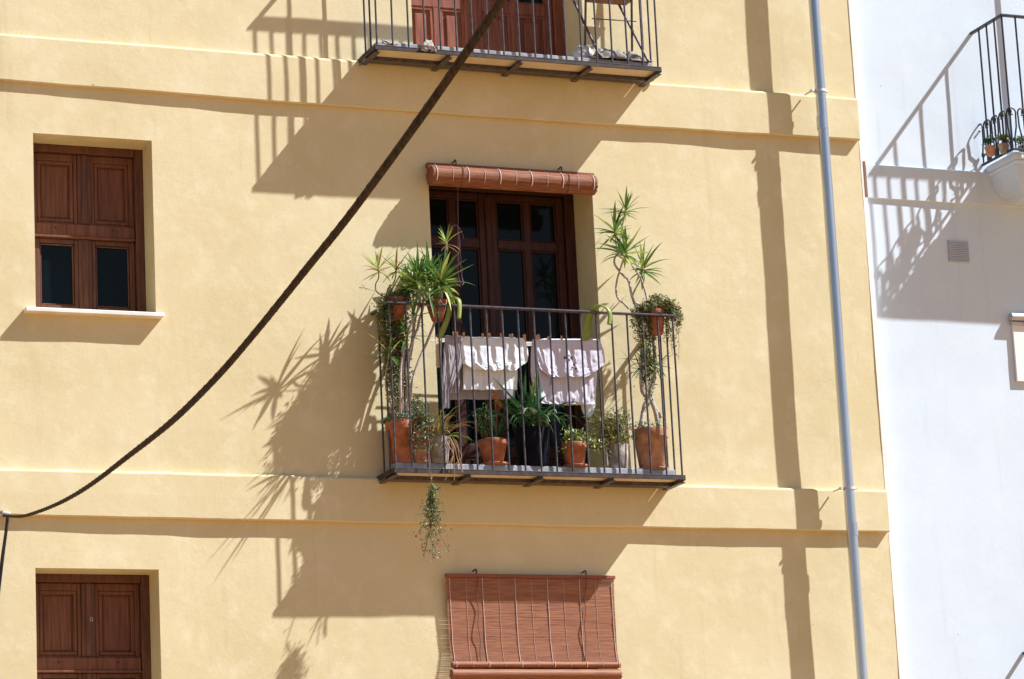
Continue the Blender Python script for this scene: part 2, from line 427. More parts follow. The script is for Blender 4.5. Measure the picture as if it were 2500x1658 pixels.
rg.build('pull_ring', M_CLAMP, wl)

# ---- glazed balcony doors
def door(x0, x1, z0, z1, zp, M_WOOD):
    Y = .315
    fr = MB(); fr.box(x0, x0 + .055, Y, Y + .12, z0, z1, b=.006); fr.box(x1 - .07, x1, Y, Y + .12, z0, z1, b=.006)
    fr.box(x0 + .055, x1 - .07, Y, Y + .12, z1 - .05, z1, b=.006)
    dr = fr.build('balcony_door', M_WOOD, bld)
    Ys = Y + .03; a0, a1 = x0 + .057, x1 - .072; c = (a0 + a1) / 2 - .03
    ztr = z0 + (7.047 - 5.40)
    for k, (l0, l1) in enumerate(((a0, c), (c, a1))):
        lf = MB(); T = .05
        e0, e1 = (.055, .066) if k == 0 else (.066, .052)
        m0 = (l0 + e0 + l1 - e1) / 2
        lf.box(l0, l0 + e0, Ys, Ys + T, z0, z1 - .052, b=.005); lf.box(l1 - e1, l1, Ys, Ys + T, z0, z1 - .052, b=.005)
        lf.box(m0 - .026, m0 + .026, Ys + .003, Ys + T - .003, z0 + .1, z1 - .098, b=.005)
        for za, zb in ((z0, z0 + .10), (zp, zp + .085), (ztr - .032, ztr + .032), (z1 - .098, z1 - .052)):
            lf.box(l0 + e0, l1 - e1, Ys + .001, Ys + T - .001, za, zb, b=.005)
        for (p0, p1) in ((l0 + e0, m0 - .026), (m0 + .026, l1 - e1)):
            lf.box(p0, p1, Ys + .022, Ys + .035, z0 + .10, zp)
            molding(lf, p0, p1, z0 + .10, zp, Ys + .021, .022, .014)
            lf.box(p0 + .045, p1 - .045, Ys + .010, Ys + .021, z0 + .145, zp - .045, b=.007)
            for (q0, q1) in ((zp + .085, ztr - .032), (ztr + .032, z1 - .098)):
                molding(lf, p0, p1, q0, q1, Ys + .022, .012, .012)
        lo = lf.build('door_leaf', M_WOOD, dr)
        for (p0, p1) in ((l0 + e0, m0 - .026), (m0 + .026, l1 - e1)):
            for (q0, q1) in ((zp + .085, ztr - .032), (ztr + .032, z1 - .098)):
                pn = MB(); pn.box(p0, p1, Ys + .026, Ys + .031, q0, q1); pn.build('pane', M_GLASS, dr)
    cv = MB(); cv.box(c - .022, c + .022, Ys - .016, Ys - .001, z0, z1 - .08, b=.006); cv.build('cover_strip', M_WOOD, dr)
    return dr
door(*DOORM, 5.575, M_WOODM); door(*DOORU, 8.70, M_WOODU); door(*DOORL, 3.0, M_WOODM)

# ---- balconies
def balcony(x0, x1, zb, zr, D):
    sl_ = MB(); sl_.box(x0 + .020, x1 - .020, -D + .058, -.002, zb + .002, zb + .048, b=.003)
    for q in range(1, 9):   # tile joints on the edge
        xx = x0 + (x1 - x0) * q / 9
    bal = sl_.build('balcony', M_TILE, bld)
    fr = MB()
    fr.box(x0 - .018, x1 + .018, -D - .015, -D + .034, zb - .008, zb, b=.002)
    fr.box(x0 - .018, x1 + .018, -D - .015, -D - .008, zb - .033, zb - .0085, b=.002)
    for xx in (x0, x1):
        fr.box(xx - .022, xx + .022, -D + .0345, -.002, zb - .008, zb, b=.002)
        sx = -1 if xx == x0 else 1
        a = xx + sx * .014; fr.box(min(a, a + sx * .008), max(a, a + sx * .008), -D - .0075, -.002, zb - .034, zb - .0085, b=.002)
    fr.build('base_frame', M_RUST, bal)
    wb = MB(); wb.box(x0 - .02, x1 + .02, -.165, -.088, zb - .047, zb - .009, b=.003); wb.build('wall_beam', M_IRON, bal)
    n = 4
    for i in range(n + 1):
        xx = x0 + (x1 - x0) * i / n
        be = MB(); be.box(xx - .02, xx + .02, -D - .004, .0, zb - .052, zb - .0455, b=.002); be.box(xx - .005, xx + .005, -D - .0065, -.166, zb - .0452, zb - .009)
        be.build('support_beam', M_IRON, bal)
        if i < n:
            xa = xx; xb = x0 + (x1 - x0) * (i + 1) / n
            so_ = MB(); so_.box(xa + .006, xb - .006, -D + .002, -.166, zb - .020, zb - .010); so_.build('soffit_panel', M_SOFF, bal)
    hr = MB(); h = .007
    hr.box(x0 - .018, x1 + .018, -D - .02, -D + .02, zr - h, zr + h, b=.005)
    for xx in (x0, x1): hr.box(xx - .018, xx + .018, -D + .0205, .01, zr - h, zr + h, b=.005)
    hr.build('handrail', M_IRON, bal)
    N = 18
    spots = [(x0 + (x1 - x0) * i / N, -D) for i in range(N + 1)]
    for xx in (x0, x1): spots += [(xx, -D * .67), (xx, -D * .34)]
    for i, (xx, yy) in enumerate(spots):
        b = MB(); j = lambda a: random.uniform(-a, a)
        b.tube([(xx + j(.002), yy, zb - .002), (xx + j(.0025), yy + j(.002), zb + (zr - zb) * .5), (xx + j(.001), yy, zr - .004)], .0069, 8)
        b.build('baluster', M_IRON, bal)
    return bal
BX0, BX1, BD = 7.046, 9.050, .314
ZM, RM = 5.357, 6.433
ZU, RU = 8.159, 9.236
balcony(BX0, BX1, ZM, RM, BD)
balcony(7.030, 9.052, ZU, RU, .328)

# ---- drainpipe
pp = MB(); top = at(1990, -60, -.165); PX, PY = 10.365, -.165
pts = [(PX + .004 * math.sin(z), PY, z) for z in [14, 11, 9.6, 8.8, 7.4, 6.0, 5.2, 4.0, 2.0, 0.0]]
pp.tube(pts, .0375, 24)
for z in (7.86, 5.0):
    pp.tube([(PX, PY, z), (PX, PY, z + .09)], .0405, 24)
dp = pp.build('drainpipe', M_ZINC, bld)
for z in (8.135, 5.325):
    br = MB(); br.tube([(PX, PY, z - .009), (PX, PY, z + .009)], .0435, 24)
    br.box(PX - .075, PX - .042, PY - .009, PY + .009, z - .008, z + .008, b=.002); br.box(PX + .042, PX + .062, PY - .009, PY + .009, z - .008, z + .008, b=.002)
    br.tube([(PX - .064, PY - .004, z), (PX - .064, -.06, z)], .006, 8)
    br.tube([(PX - .064, PY - .022, z), (PX - .064, PY + .012, z)], .011, 8)
    br.build('pipe_bracket', M_CLAMP, dp)

# ------------------------------------------------------------------ white building
wbd = empty('white_building', (13.5, 3.0, 0), 'white plastered house beside the ochre one with curly iron balconies', 'building')
f = MB(); WX = 10.770
facade(f, WX, 17.0, 0, 14, (WX, 12.6), (3.6, 9.4), [], y0=.05, step=.06)
f.quad((WX, .05, 0), (WX, .05, 14), (WX, 8, 14), (WX, 8, 0)); f.quad((17, .05, 0), (17, 8, 0), (17, 8, 14), (17, .05, 14))
f.quad((WX, 8, 0), (WX, 8, 14), (17, 8, 14), (17, 8, 0)); f.quad((WX, .05, 14), (17, .05, 14), (17, 8, 14), (WX, 8, 14))
f.build('wall', M_WHT, wbd)
b = MB(); b.box(WX + .004, 17, .031, .06, 7.445, 7.692, b=.004); b.build('string_course', M_WHT, wbd)
b = MB(); b.box(WX - .018, WX + .003, -.007, .06, 7.440, 7.700, b=.002); b.build('brown_ledge_end', M_ENDB, wbd)  # thin brown filler strip at the end of the ledge
x0, x1, z0, z1 = 11.415, 11.578, 7.018, 7.173
bk = MB(); bk.box(x0, x1, .0425, .0475, z0, z1); vo = bk.build('vent_grille', M_BACK, wbd)
for za, zb in ((z0 - .005, z0), (z1, z1 + .005)):
    v = MB(); v.box(x0 - .005, x1 + .005, .040, .05, za, zb, b=.002); v.build('lip', M_WHT, vo)
sv = MB()
for i in range(12):
    z = z0 + (z1 - z0) * (i + .5) / 12
    sv.add([(x0, .034, z - .003), (x1, .034, z - .003), (x1, .046, z + .0055), (x0, .046, z + .0055),
            (x0, .0365, z - .0045), (x1, .0365, z - .0045)], [(0, 1, 2, 3), (0, 4, 5, 1)])
sv.build('louvres', M_WHT, vo)
wp = MB(); wp.tube([(12.235, -.06, 0), (12.235, -.06, 14)], .011, 10); wp.build('unseen_conduit', M_ZINC, wbd)  # pipe out of view, added for the thin upright shadow it casts

def scroll_pts(cx, y, cz, s, r=.030, n=16):
    """a C-scroll: stem up, then a spiral turning outward"""
    out = [V((cx, y, cz - .17)), V((cx, y, cz - .09)), V((cx + s * .010, y, cz - .03))]
    for i in range(n):
        a = math.pi * (0.0 if s < 0 else 1.0) + (-s) * -1 * 0
        t = i / (n - 1); ang = t * 1.6 * math.pi; rr = r * (1 - .55 * t)
        out.append(V((cx + s * (.014 + r) - s * rr * math.cos(ang), y, cz + rr * math.sin(ang))))
    return out

def white_balcony(dz):
    X0, Y0, W, zb, zr = 11.752, -.375, 2.0, 7.743 + dz, 8.735 + dz
    st = MB()
    st.box(X0 + .03, X0 + W - .03, Y0 + .03, .05, zb - .055, zb - .004, b=.006)
    bal = st.build('balcony', M_WHT, wbd)
    co = MB()
    zt_ = -.0555; co.box(X0 + .036, X0 + W - .036, Y0 + .036, .05, zb - .085, zb + zt_, b=.008)
    for i in range(26):                          # a smooth cove under the slab
        t_ = i / 25; ins = .052 + .17 * (1 - math.cos(t_ * 1.45)); a = zb - .0855 - .20 * math.sin(t_ * 1.45)
        b_ = zb - .0855 - .20 * math.sin((i - 1) / 25 * 1.45) if i else zb - .0852
        co.box(X0 + ins, X0 + W - ins, Y0 + ins, .05, a, b_ - .0002)
    co.build('moulded_corbel', M_WHT, bal)
    fr = MB(); fr.box(X0 - .01, X0 + W + .01, Y0 - .01, Y0 + .01, zb - .004, zb + .010, b=.002)
    for xx in (X0, X0 + W): fr.box(xx - .01, xx + .01, Y0 + .0105, .05, zb - .004, zb + .010, b=.002)
    fr.build('base_frame', M_BLACK, bal)
    hr = MB(); hr.box(X0 - .016, X0 + W + .016, Y0 - .018, Y0 + .018, zr - .008, zr + .008, b=.004)
    for xx in (X0, X0 + W): hr.box(xx - .016, xx + .016, Y0 + .0185, .05, zr - .008, zr + .008, b=.004)
    hr.build('handrail', M_BLACK, bal)
    spots = [(X0 + W * i / 18, Y0) for i in range(19)] + [(xx, Y0 + .425 * k / 4) for xx in (X0, X0 + W) for k in (1, 2, 3)]
    for xx, yy in spots:
        b = MB(); b.tube([(xx, yy, zb + .01), (xx, yy, zr - .008)], .0072, 8); b.build('baluster', M_BLACK, bal)
    zs = zb + .275
    for k in range(18):                          # scrolls between the front bars
        xx = X0 + W * (k + .5) / 18
        sc = MB()
        for s_ in (-1, 1):
            sc.tube([V((xx + s_ * .030, Y0, zb + .012)), V((xx + s_ * .030, Y0, zb + .09)), V((xx + s_ * .012, Y0, zb + .17)), V((xx + s_ * .010, Y0, zs - .03))]
                    + [V((xx + s_ * (.044 - .036 * (1 - .5 * i / 13) * math.cos(i / 13 * 5.2)), Y0, zs + .036 * (1 - .5 * i / 13) * math.sin(i / 13 * 5.2))) for i in range(14)], .0062, 6)
            sc.tube([V((xx + s_ * (.028 - .020 * (1 - .5 * i / 11) * math.cos(i / 11 * 5.4)), Y0, zb + .075 - .024 * (1 - .5 * i / 11) * math.sin(i / 11 * 5.4))) for i in range(12)], .0055, 6)
        sc.build('iron_scroll', M_BLACK, bal)
    for xx in (X0, X0 + W):
        for k in range(4):
            yy = Y0 + .425 * (k + .5) / 4; sc = MB()
            for s_ in (-1, 1):
                sc.tube([V((xx, yy + s_ * .030, zb + .012)), V((xx, yy + s_ * .030, zb + .09)), V((xx, yy + s_ * .012, zb + .17)), V((xx, yy + s_ * .010, zs - .03))]
                        + [V((xx, yy + s_ * (.044 - .036 * (1 - .5 * i / 13) * math.cos(i / 13 * 5.2)), zs + .036 * (1 - .5 * i / 13) * math.sin(i / 13 * 5.2))) for i in range(14)], .0062, 6)
                sc.tube([V((xx, yy + s_ * (.028 - .020 * (1 - .5 * i / 11) * math.cos(i / 11 * 5.4)), zb + .075 - .024 * (1 - .5 * i / 11) * math.sin(i / 11 * 5.4))) for i in range(12)], .0055, 6)
            sc.build('iron_scroll', M_BLACK, bal)
white_balcony(0.0)
white_balcony(4.239 - 8.735)

# window box with a pale roller blind at the right edge of the picture
wb = empty('roller_blind', (12.2, -.05, 6.0), 'white roller blind box with rolled top on the white wall at the right edge', 'blind')
b = MB(); b.box(11.878, 12.72, .030, .048, 6.165, 6.60, b=.003); b.build('blind_sheet', M_WFRAME, wb)
b = MB(); b.tube([(11.862, .020, 6.630), (12.74, .020, 6.630)], .028, 20); b.build('roll', M_ALU, wb)
b = MB(); b.tube([(11.866, .028, 6.586), (12.73, .028, 6.586)], .015, 16); b.build('lower_tube', M_ALU, wb)

# ------------------------------------------------------------------ wooden slat blinds
def thread(mb, pts, r): mb.tube(pts, r, 5)
# rolled up above the middle door
A, B = at(1042, 396, -.045), at(1455, 424, -.045)
bx0, bx1, bz = A.x, B.x, (A.z + B.z) / 2
bl = empty('rolled_blind', ((bx0 + bx1) / 2, -.05, bz), 'reddish wooden slat blind rolled up tight above the middle balcony door', 'blind')
b = MB(); b.box(bx0, bx1 - .015, -.052, -.010, bz - .030, bz, b=.004); b.build('headrail', M_SLATD, bl)
RC = V((0, -.105, bz - .105)); RR = .066
b = MB(); n = 54; rx0, rx1 = bx0 - .004, bx1 - .048
ring = []
for k in range(n):
    a = 2 * math.pi * k / n; rr = RR * (1 + .012 * random.uniform(-1, 1))
    for da, dr in ((.0, -.003), (.25, .001), (.75, .001)):
        aa = a + 2 * math.pi / n * da
        ring.append(((rr + dr) * math.cos(aa), (rr + dr) * math.sin(aa)))
K = len(ring)
for k in range(0, K, 3):
    e0, e1 = random.uniform(-.004, .004), random.uniform(-.004, .004)
    idx = [k, k+1, k+2, (k+3) % K]
    vs = [(rx0 + e0, RC.y + ring[i][0], RC.z + ring[i][1]) for i in idx] + [(rx1 + e1, RC.y + ring[i][0], RC.z + ring[i][1]) for i in idx]
    b.add(vs, [(0, 1, 5, 4), (1, 2, 6, 5), (2, 3, 7, 6)], 0)
for xx, sg in ((rx0 + .003, 1), (rx1 - .003, -1)):      # spiral ends
    b.add([(xx, RC.y + p[0], RC.z + p[1]) for p in ring], [list(range(K))[::sg]], 1)
for i in range(9):  # slats that run from the headrail over the top of the roll
    t = i / 8; z = bz - .024 - .055 * t; y = -.055 - .028 * t
    b.box(rx0 + random.uniform(-.003, .003), rx1 - .02 + random.uniform(-.003, .003), y - .003, y + .003, z - .0055, z, b=.001)
b.build('slat_roll', [M_SLAT, M_SLATD], bl)
b = MB()
for i in range(11):
    xx = rx0 + (rx1 - rx0) * (.022 + .0955 * i); r = .0034 if i % 2 == 0 else .0013
    pts = [V((xx + random.uniform(-.0015, .0015), RC.y - (RR + .0035) * math.cos(a), RC.z + (RR + .0035) * math.sin(a))) for a in [-.75 + 2.0 * k / 14 for k in range(15)]]
    b = MB(); thread(b, pts, r); b.build('stitching', M_THREAD, bl)
for px in (1115, 1372):
    c = MB(); P = at(px, 398, -.06); xx = P.x
    pts = [V((xx + .012 * math.sin(a * .5), RC.y - (RR + .007) * math.cos(a), RC.z + (RR + .007) * math.sin(a))) for a in [-2.2 + 4.4 * k / 24 for k in range(25)]]
    c.tube([V((xx - .006, -.06, bz + .01)), V((xx, -.062, bz - .03))] + pts[::-1], .0026, 6); c.build('cord', M_CORD, bl)
    h = MB(); h.tube([V((xx - .006, -.004, bz + .022)), V((xx - .006, -.05, bz + .028)), V((xx - .006, -.062, bz + .018)), V((xx - .006, -.058, bz + .002))], .0055, 6); h.build('hook', M_CORD, bl)

# let down over the lower door
A, B = at(1087, 1402, -.045), at(1500, 1405, -.045)
lx0, lx1, lz = A.x, B.x, (A.z + B.z) / 2
lb = empty('lowered_blind', ((lx0 + lx1) / 2, -.05, lz), 'wooden slat blind let down over the lower door, thick roll at its foot', 'blind')
b = MB(); b.box(lx0, lx1, -.062, -.030, lz - .022, lz, b=.003); b.build('headrail', M_SLATD, lb)
def ly(z):
    t = (lz - z) / .62
    return -.046 + .014 * math.sin(min(t, .75) / .75 * math.pi * .5) - (0 if t < .68 else .16 * (t - .68) ** 1.5)
b = MB(); z = lz - .024; i = 0
while z > lz - .572:
    h = random.uniform(.0046, .0058); y = ly(z) + random.uniform(-.0001, .0001)
    ex = .012 * math.sin((lz - z) / .6 * math.pi)
    a0, a1 = lx0 + .004 + .012 * ((lz - z) / .6) + random.uniform(-.003, .003), lx1 - .004 - ex * .5 + random.uniform(-.003, .003)
    z2 = z - h
    n = 8; vs = []
    wv = [.0012 * noise.noise(V((k * .9, i * .6, 1))) + .003 * noise.noise(V((k * .35, i * .05, 4))) for k in range(n + 1)]
    for k in range(n + 1):
        xx = a0 + (a1 - a0) * k / n; yy = y + wv[k]
        vs += [(xx, yy + .0002, z), (xx, yy, z - .0008), (xx, yy, z2 + .0006), (xx, yy + .0002, z2)]
    fs = []
    for k in range(n):
        for q in range(3): fs.append((4*k+q, 4*k+q+1, 4*k+5+q, 4*k+4+q))
    b.add(vs, fs, 0)
    z -= h + random.choice((.0001, .0003, .0008)); i += 1
zb_, yb = z, ly(z)
b.build('slat_sheet', M_SLAT, lb)
def barrel(name, z0, yc, r, xa, xb, n=22):
    b = MB()
    for k in range(n):
        a = 2 * math.pi * k / n; a2 = a + 2 * math.pi / n * .86
        e0, e1 = random.uniform(-.004, .004), random.uniform(-.004, .004); r2 = r * random.uniform(.985, 1.015)
        p = [(yc + r2 * math.cos(t), z0 + r2 * math.sin(t)) for t in (a, (a + a2) / 2, a2)]
        b.add([(xa + e0, *q) for q in p] + [(xb + e1, *q) for q in p], [(0, 1, 4, 3), (1, 2, 5, 4)], 0)
    b.tube([(xa + .004, yc, z0), (xb - .004, yc, z0)], r * .97, 20, 1)
    return b.build(name, [M_SLAT, M_SLATD], lb)
barrel('bottom_fold', zb_ - .012, yb - .012, .020, lx0 + .010, lx1 - .004)
barrel('bottom_roll', zb_ - .075, yb - .018, .034, lx0 + .002, lx1 - .010, 30)
b = MB()
for i in range(11):
    t = .022 + .0955 * i; r = .0026 if i % 2 == 0 else .0010
    pts = []
    for k in range(30):
        z = lz - .024 - (lz - .024 - zb_) * k / 29
        pts.append(V((lx0 + (lx1 - lx0) * t + .010 * k / 29 + random.uniform(-.001, .001), ly(z) - .0020, z)))
    pts += [V((pts[-1].x, yb - .012 - .022 * math.cos(a), zb_ - .012 + .022 * math.sin(a))) for a in (.9, .4, 0, -.4, -.9)]
    b = MB(); thread(b, pts, r); b.build('stitching', M_THREAD, lb)
for px, dx in ((1163, .004), (1430, -.016)):
    P = at(px, 1402, -.06); xx = P.x
    c = MB(); pts = []
    for k in range(24):
        z = lz + .01 - (lz - zb_ + .0) * k / 23
        pts.append(V((xx + dx * k / 12 + .005 * math.sin(k * .8) , ly(min(z, lz - .03)) - .014 - .004 * math.sin(k * .5), z)))
    c.tube(pts, .0026, 6); c.build('cord', M_CORD, lb)
    h = MB(); h.tube([V((xx, -.004, lz + .026)), V((xx, -.055, lz + .030)), V((xx, -.066, lz + .018)), V((xx, -.060, lz + .002))], .0055, 6); h.build('hook', M_CORD, lb)

# ------------------------------------------------------------------ overhead cable bundle
img = [(8, 1259), (40, 1261), (70, 1257), (137, 1232), (212, 1190), (317, 1111), (423, 1026), (529, 921), (634, 799), (740, 667), (846, 535), (952, 392), (1058, 244), (1163, 92), (1235, -12), (1310, -120)]
A = at(8, 1259, -.05); Bp = at(1310, -120, -12.5)
def on_plan(px, py):
    d = FWD + RIGHT * ((px - 1250) / F_PX) - UP * ((py - 829) / F_PX)
    e = Bp - A      # solve CAM + t d on the vertical plane through A, B
    nrm = V((e.y, -e.x, 0)); t = (A - CAM).dot(nrm) / d.dot(nrm)
    return CAM + d * t
cpts = smooth_path([on_plan(*p) for p in img], 8)
cb = empty('cable_bundle', A, 'thick dark bundle of twisted cables rising across the yellow facade', 'cable')
def offset_path(pts, r, pitch, ph, wobb=0.0):
    out = []; s_ = 0
    for i, p in enumerate(pts):
        t = (pts[min(i+1, len(pts)-1)] - pts[max(i-1, 0)]).normalized()
        a = t.cross(V((0, 0, 1))).normalized(); c = a.cross(t)
        if i: s_ += (p - pts[i-1]).length
        an = ph + s_ / pitch * 2 * math.pi
        out.append(p + (a * math.cos(an) + c * math.sin(an)) * (r + wobb * noise.noise(V((s_ * 3, ph, 0)))))
    return out
def resample(pts, step):
    out = [pts[0]]; acc = 0
    for a, b_ in zip(pts, pts[1:]):
        L = (b_ - a).length; d = step - acc
        while d <= L: out.append(a.lerp(b_, d / L)); d += step
        acc = (L - (d - step))
    return out
fine = resample(cpts, .06)
def taper(pts): return [min(1.0, .52 + .48 * i / (len(pts) * .55)) for i in range(len(pts))]
def frame_at(pts, i):
    t_ = (pts[min(i+1, len(pts)-1)] - pts[max(i-1, 0)]).normalized(); a_ = t_.cross(V((0, 0, 1))).normalized()
    return a_, a_.cross(t_)
tf_ = taper(fine)
for q, r, side in ((.0072, .0077, 0), (-.0070, .0075, 0), (.001, .0056, .0055)):
    pth = []
    for i, p in enumerate(fine):
        a_, c_ = frame_at(fine, i)
        pth.append(p + (c_ * (q + .0010 * noise.noise(V((i * .17, q * 900, 1)))) + a_ * side) * tf_[i])
    c = MB(); c.tube(pth, [r * k_ for k_ in tf_], 8); c.build('cable', M_CABLE, cb)
fw_ = resample(cpts, .010); tw_ = taper(fw_); hx = []
for i, p in enumerate(fw_):
    a_, c_ = frame_at(fw_, i)
    an = i * .010 / .13 * 2 * math.pi + 1.6 * noise.noise(V((i * .02, 1, 1)))
    hx.append(p + (a_ * math.cos(an) * .0086 + c_ * math.sin(an) * (.0152 + .0016 * noise.noise(V((i * .04, 5, 1))))) * tw_[i])
c = MB(); c.tube(hx, .0017, 5); c.build('wrapping_wire', M_WRAP, cb)
k = MB(); P = at(6, 1258, -.02); k.tube([P + V((-.05, .02, 0)), P + V((0, -.03, .004)), P + V((.04, -.035, 0))], .014, 8)
k.tube([P + V((-.01, .02, .02)), P + V((-.01, -.05, .02))], .007, 8); k.build('wall_anchor', M_CLAMP, cb)
dc = MB()
for q in range(3):
    dc.tube(smooth_path([at(17 + q * 2, 1262, -.06), at(13 + q * 1.5, 1300, -.05 - .008 * q), at(3 + q * 2, 1370, -.045 - .006 * q), at(-12 + q * 2, 1500, -.03), at(-30, 1700, -.03)], 6), .0065, 8)
tag(dc.build('drop_cable', M_BLACK, origin=at(17, 1262, -.06)), 'short run of black cables dropping from the wall anchor at the left edge', 'cable')

# ------------------------------------------------------------------ plants
FLOOR = 5.4055
def px_pts(lst): return [at(*p) for p in lst]
R2 = lambda x, y, Y: at(850 + x * .2551, 450 + y * .2551, Y)      # close-ups used for measuring
R3 = lambda x, y, Y: at(1350 + x * .2551, 450 + y * .2551, Y)
R4 = lambda x, y, Y: at(880 + x * .3061, 720 + y * .3061, Y)
R5 = lambda x, y, Y: at(1280 + x * .3061, 720 + y * .3061, Y)
R8 = lambda x, y, Y: at(950 + x * .3431, 1120 + y * .3431, Y)

def pot(root, c, r0, r1, h, mt, rim=True, soil=True, squash=1.0):
    """c = base centre; r0 base radius, r1 top radius"""
    p = MB(); t = .008
    prof = [(.001, 0), (r0 - .004, 0), (r0, .004)]
    if rim: prof += [(r1 * .93, h * .78), (r1 * .985, h * .785), (r1, h * .80), (r1 * 1.01, h - .004), (r1, h)]
    else: prof += [((r0 + r1) / 2 + .002, h * .5), (r1, h - .003), (r1 - .001, h)]
    prof += [(r1 - t, h), (r1 - t - .002, h - .02), (r1 - t - .012, h - .05 if h > .1 else h * .5)]
    p.lathe(c, prof, 36, sy=squash)
    o = p.build('pot', mt, root)
    if soil:
        q = MB(); rr = r1 - t - .003
        pts = [V((c[0], c[1], c[2] + h - .016))]; n = 20
        for k in range(n): a = 2 * math.pi * k / n; pts.append(V((c[0] + rr * math.cos(a), c[1] + rr * math.sin(a) * squash, c[2] + h - .022 + random.uniform(-.004, .004))))
        q.add(pts, [(0, k + 1, (k + 1) % n + 1) for k in range(n)]); q.build('soil', M_SOIL, root)
    return o

def rosette(mb, c, n, L, W, axis=(0, 0, 1), lo=-15, hi=85, mi=0, dry=0.0, drymi=1, droop=.45):
    ax = V(axis).normalized(); q = V((0, 0, 1)).rotation_difference(ax)
    for i in range(n):
        t = min(max((i + random.uniform(-.9, .9)) / n, 0), 1)
        el = math.radians(hi + (lo - hi) * t ** .8 + random.gauss(0, 9)); az = i * 2.39996 + random.gauss(0, .45)
        d = q @ V((math.cos(el) * math.cos(az), math.cos(el) * math.sin(az), math.sin(el)))
        isdry = t > .55 and random.random() < dry
        l = L * random.uniform(.55, 1.15) * (.75 + .3 * math.sin(math.pi * min(t + .15, 1)))
        if random.random() < .14: l *= .55
        m_ = drymi if isdry else (mi if random.random() < .82 else drymi if drymi == 1 else mi)
        mb.leaf(V(c) - ax * .034 * t + d * .004, d, l, W * random.uniform(.7, 1.2), droop * (.25 + 1.1 * t) * random.uniform(.0, 2.2), 7, m_, .25, .05)

def bush(mb, spots, n, size, mis=(0,)):
    for i in range(n):
        c, rad = random.choice(spots)
        p = V(c) + V([random.gauss(0, .5) for _ in range(3)]).normalized() * rad * random.random() ** .5
        for k in range(random.choice((2, 3, 4))):
            mb.leaflet(p + V([random.uniform(-1, 1) for _ in range(3)]) * size * .5, size * random.uniform(.6, 1.25), random.choice(mis))

def vine(leafmb, stemmb, pts, n, size, spread, mis=(0,), r=.0016):
    path = smooth_path(pts, 6)
    path = [p + V([random.uniform(-1, 1) for _ in range(3)]) * .004 for p in path]
    stemmb.tube(path, r, 5)
    for i in range(n):
        a = random.random() * (len(path) - 1.001); k = int(a); p = path[k].lerp(path[k+1], a - k)
        off = V([random.gauss(0, 1) for _ in range(3)]) * spread * .5
        if off.length > .012 and random.random() < .25: stemmb.tube([p, p + off * .6 + V((0, 0, .004)), p + off], r * .6, 4)
        for _ in range(random.choice((1, 2, 3))):
            leafmb.leaflet(p + off + V([random.uniform(-1, 1) for _ in range(3)]) * size * .4, size * random.uniform(.6, 1.3), random.choice(mis))

# -- tall dragon tree in the big left pot
b0 = R4(330, 1310, -.19); c = V((b0.x, -.19, FLOOR))
hp = R4(330, 1010, -.19).z - FLOOR
t = empty('potted_plant', c, 'tall dragon tree with pale trunks in a big terracotta pot at the balcony left end', 'potted plant', 'potted plants on the middle balcony')
pot(t, c, .072, .098, hp, M_TERR)
tr = MB()
Yt = -.265
tr.tube(smooth_path([V((c.x + .025, -.19, c.z + hp - .03)), R4(382, 860, Yt), R4(374, 700, Yt), R4(366, 560, Yt), R4(405, 400, Yt), R4(452, 280, Yt), R4(472, 190, Yt), R4(500, 90, Yt), R2(712, 1000, Yt), R2(672, 885, Yt)]), [.011 * (1 - .35 * i / 54) for i in range(55)], 8)
tr.tube(smooth_path([V((c.x + .04, -.225, c.z + hp - .03)), R4(405, 740, -.225), R4(440, 600, -.225), R4(480, 490, -.225), R4(545, 340, -.225), R4(600, 180, -.225), R4(575, 70, -.225), R2(740, 1050, -.225), R2(765, 880, -.225)]), [.010 * (1 - .3 * i / 48) for i in range(49)], 8)
tr.tube(smooth_path([V((c.x - .01, -.21, c.z + hp - .03)), R4(320, 800, -.30), R4(322, 600, -.30), R4(345, 450, -.30), R4(402, 230, -.30), R4(470, 100, -.30), R2(690, 1080, -.30), R2(660, 960, -.30)]), [.009 * (1 - .3 * i / 42) for i in range(43)], 8)
tr.build('trunk', M_TRUNK, t)
lf = MB()
rosette(lf, R2(670, 872, Yt), 38, .235, .0225, (-.1, -.1, 1), -25, 86, dry=.2)
rosette(lf, R2(768, 860, -.225), 30, .20, .025, (.1, 0, 1), -20, 86, dry=.2)
rosette(lf, R2(640, 940, -.30), 22, .17, .023, (-.35, -.1, .8), -30, 80, dry=.3)
tr2 = MB()
for hx, hy, hY, LL in ((992, 815, -.325, .21), (950, 862, -.30, .20), (1010, 770, -.30, .19)):  # extra shoots, added for the spiky shadow they throw on the wall
    rosette(lf, at(hx, hy, hY), 15, LL, .015, (random.uniform(-.5, .1), -.3, .7), -45, 75, dry=.15)
    tr2.tube(smooth_path([V((c.x + .01, -.2, c.z + hp - .03)), at(hx - 8, hy + 90, hY + .06), at(hx, hy, hY)]), .0045, 6)
for hx, hy, hY in ((575, 985, -.12), (700, 1010, -.08), (610, 890, -.07)):
    rosette(lf, R2(hx, hy, hY), 22, .19, .024, (random.uniform(-.3, .3), 0, 1), -35, 84, dry=.25)
    tr2.tube(smooth_path([V((c.x, -.15, c.z + hp - .03)), R4(400, 500, (hY - .15) / 2), R4(430, 250, hY), R2(hx, hy + 10, hY)]), .006, 7)
tr2.build('trunk', M_TRUNK, t)
lf.build('foliage', [M_LEAF, M_LEAFL], t)
gc = MB()
for i in range(800):
    a = random.uniform(0, 6.28); rr = .115 * random.random() ** .4
    gc.leaflet(V((c.x + rr * math.cos(a), c.y + rr * math.sin(a), c.z + hp + random.uniform(-.02, .075) * (1.2 - rr / .12))), random.uniform(.012, .022), random.choice((0, 0, 1)))
gc.build('ground_cover', [M_LEAFG, M_LEAFD], t)

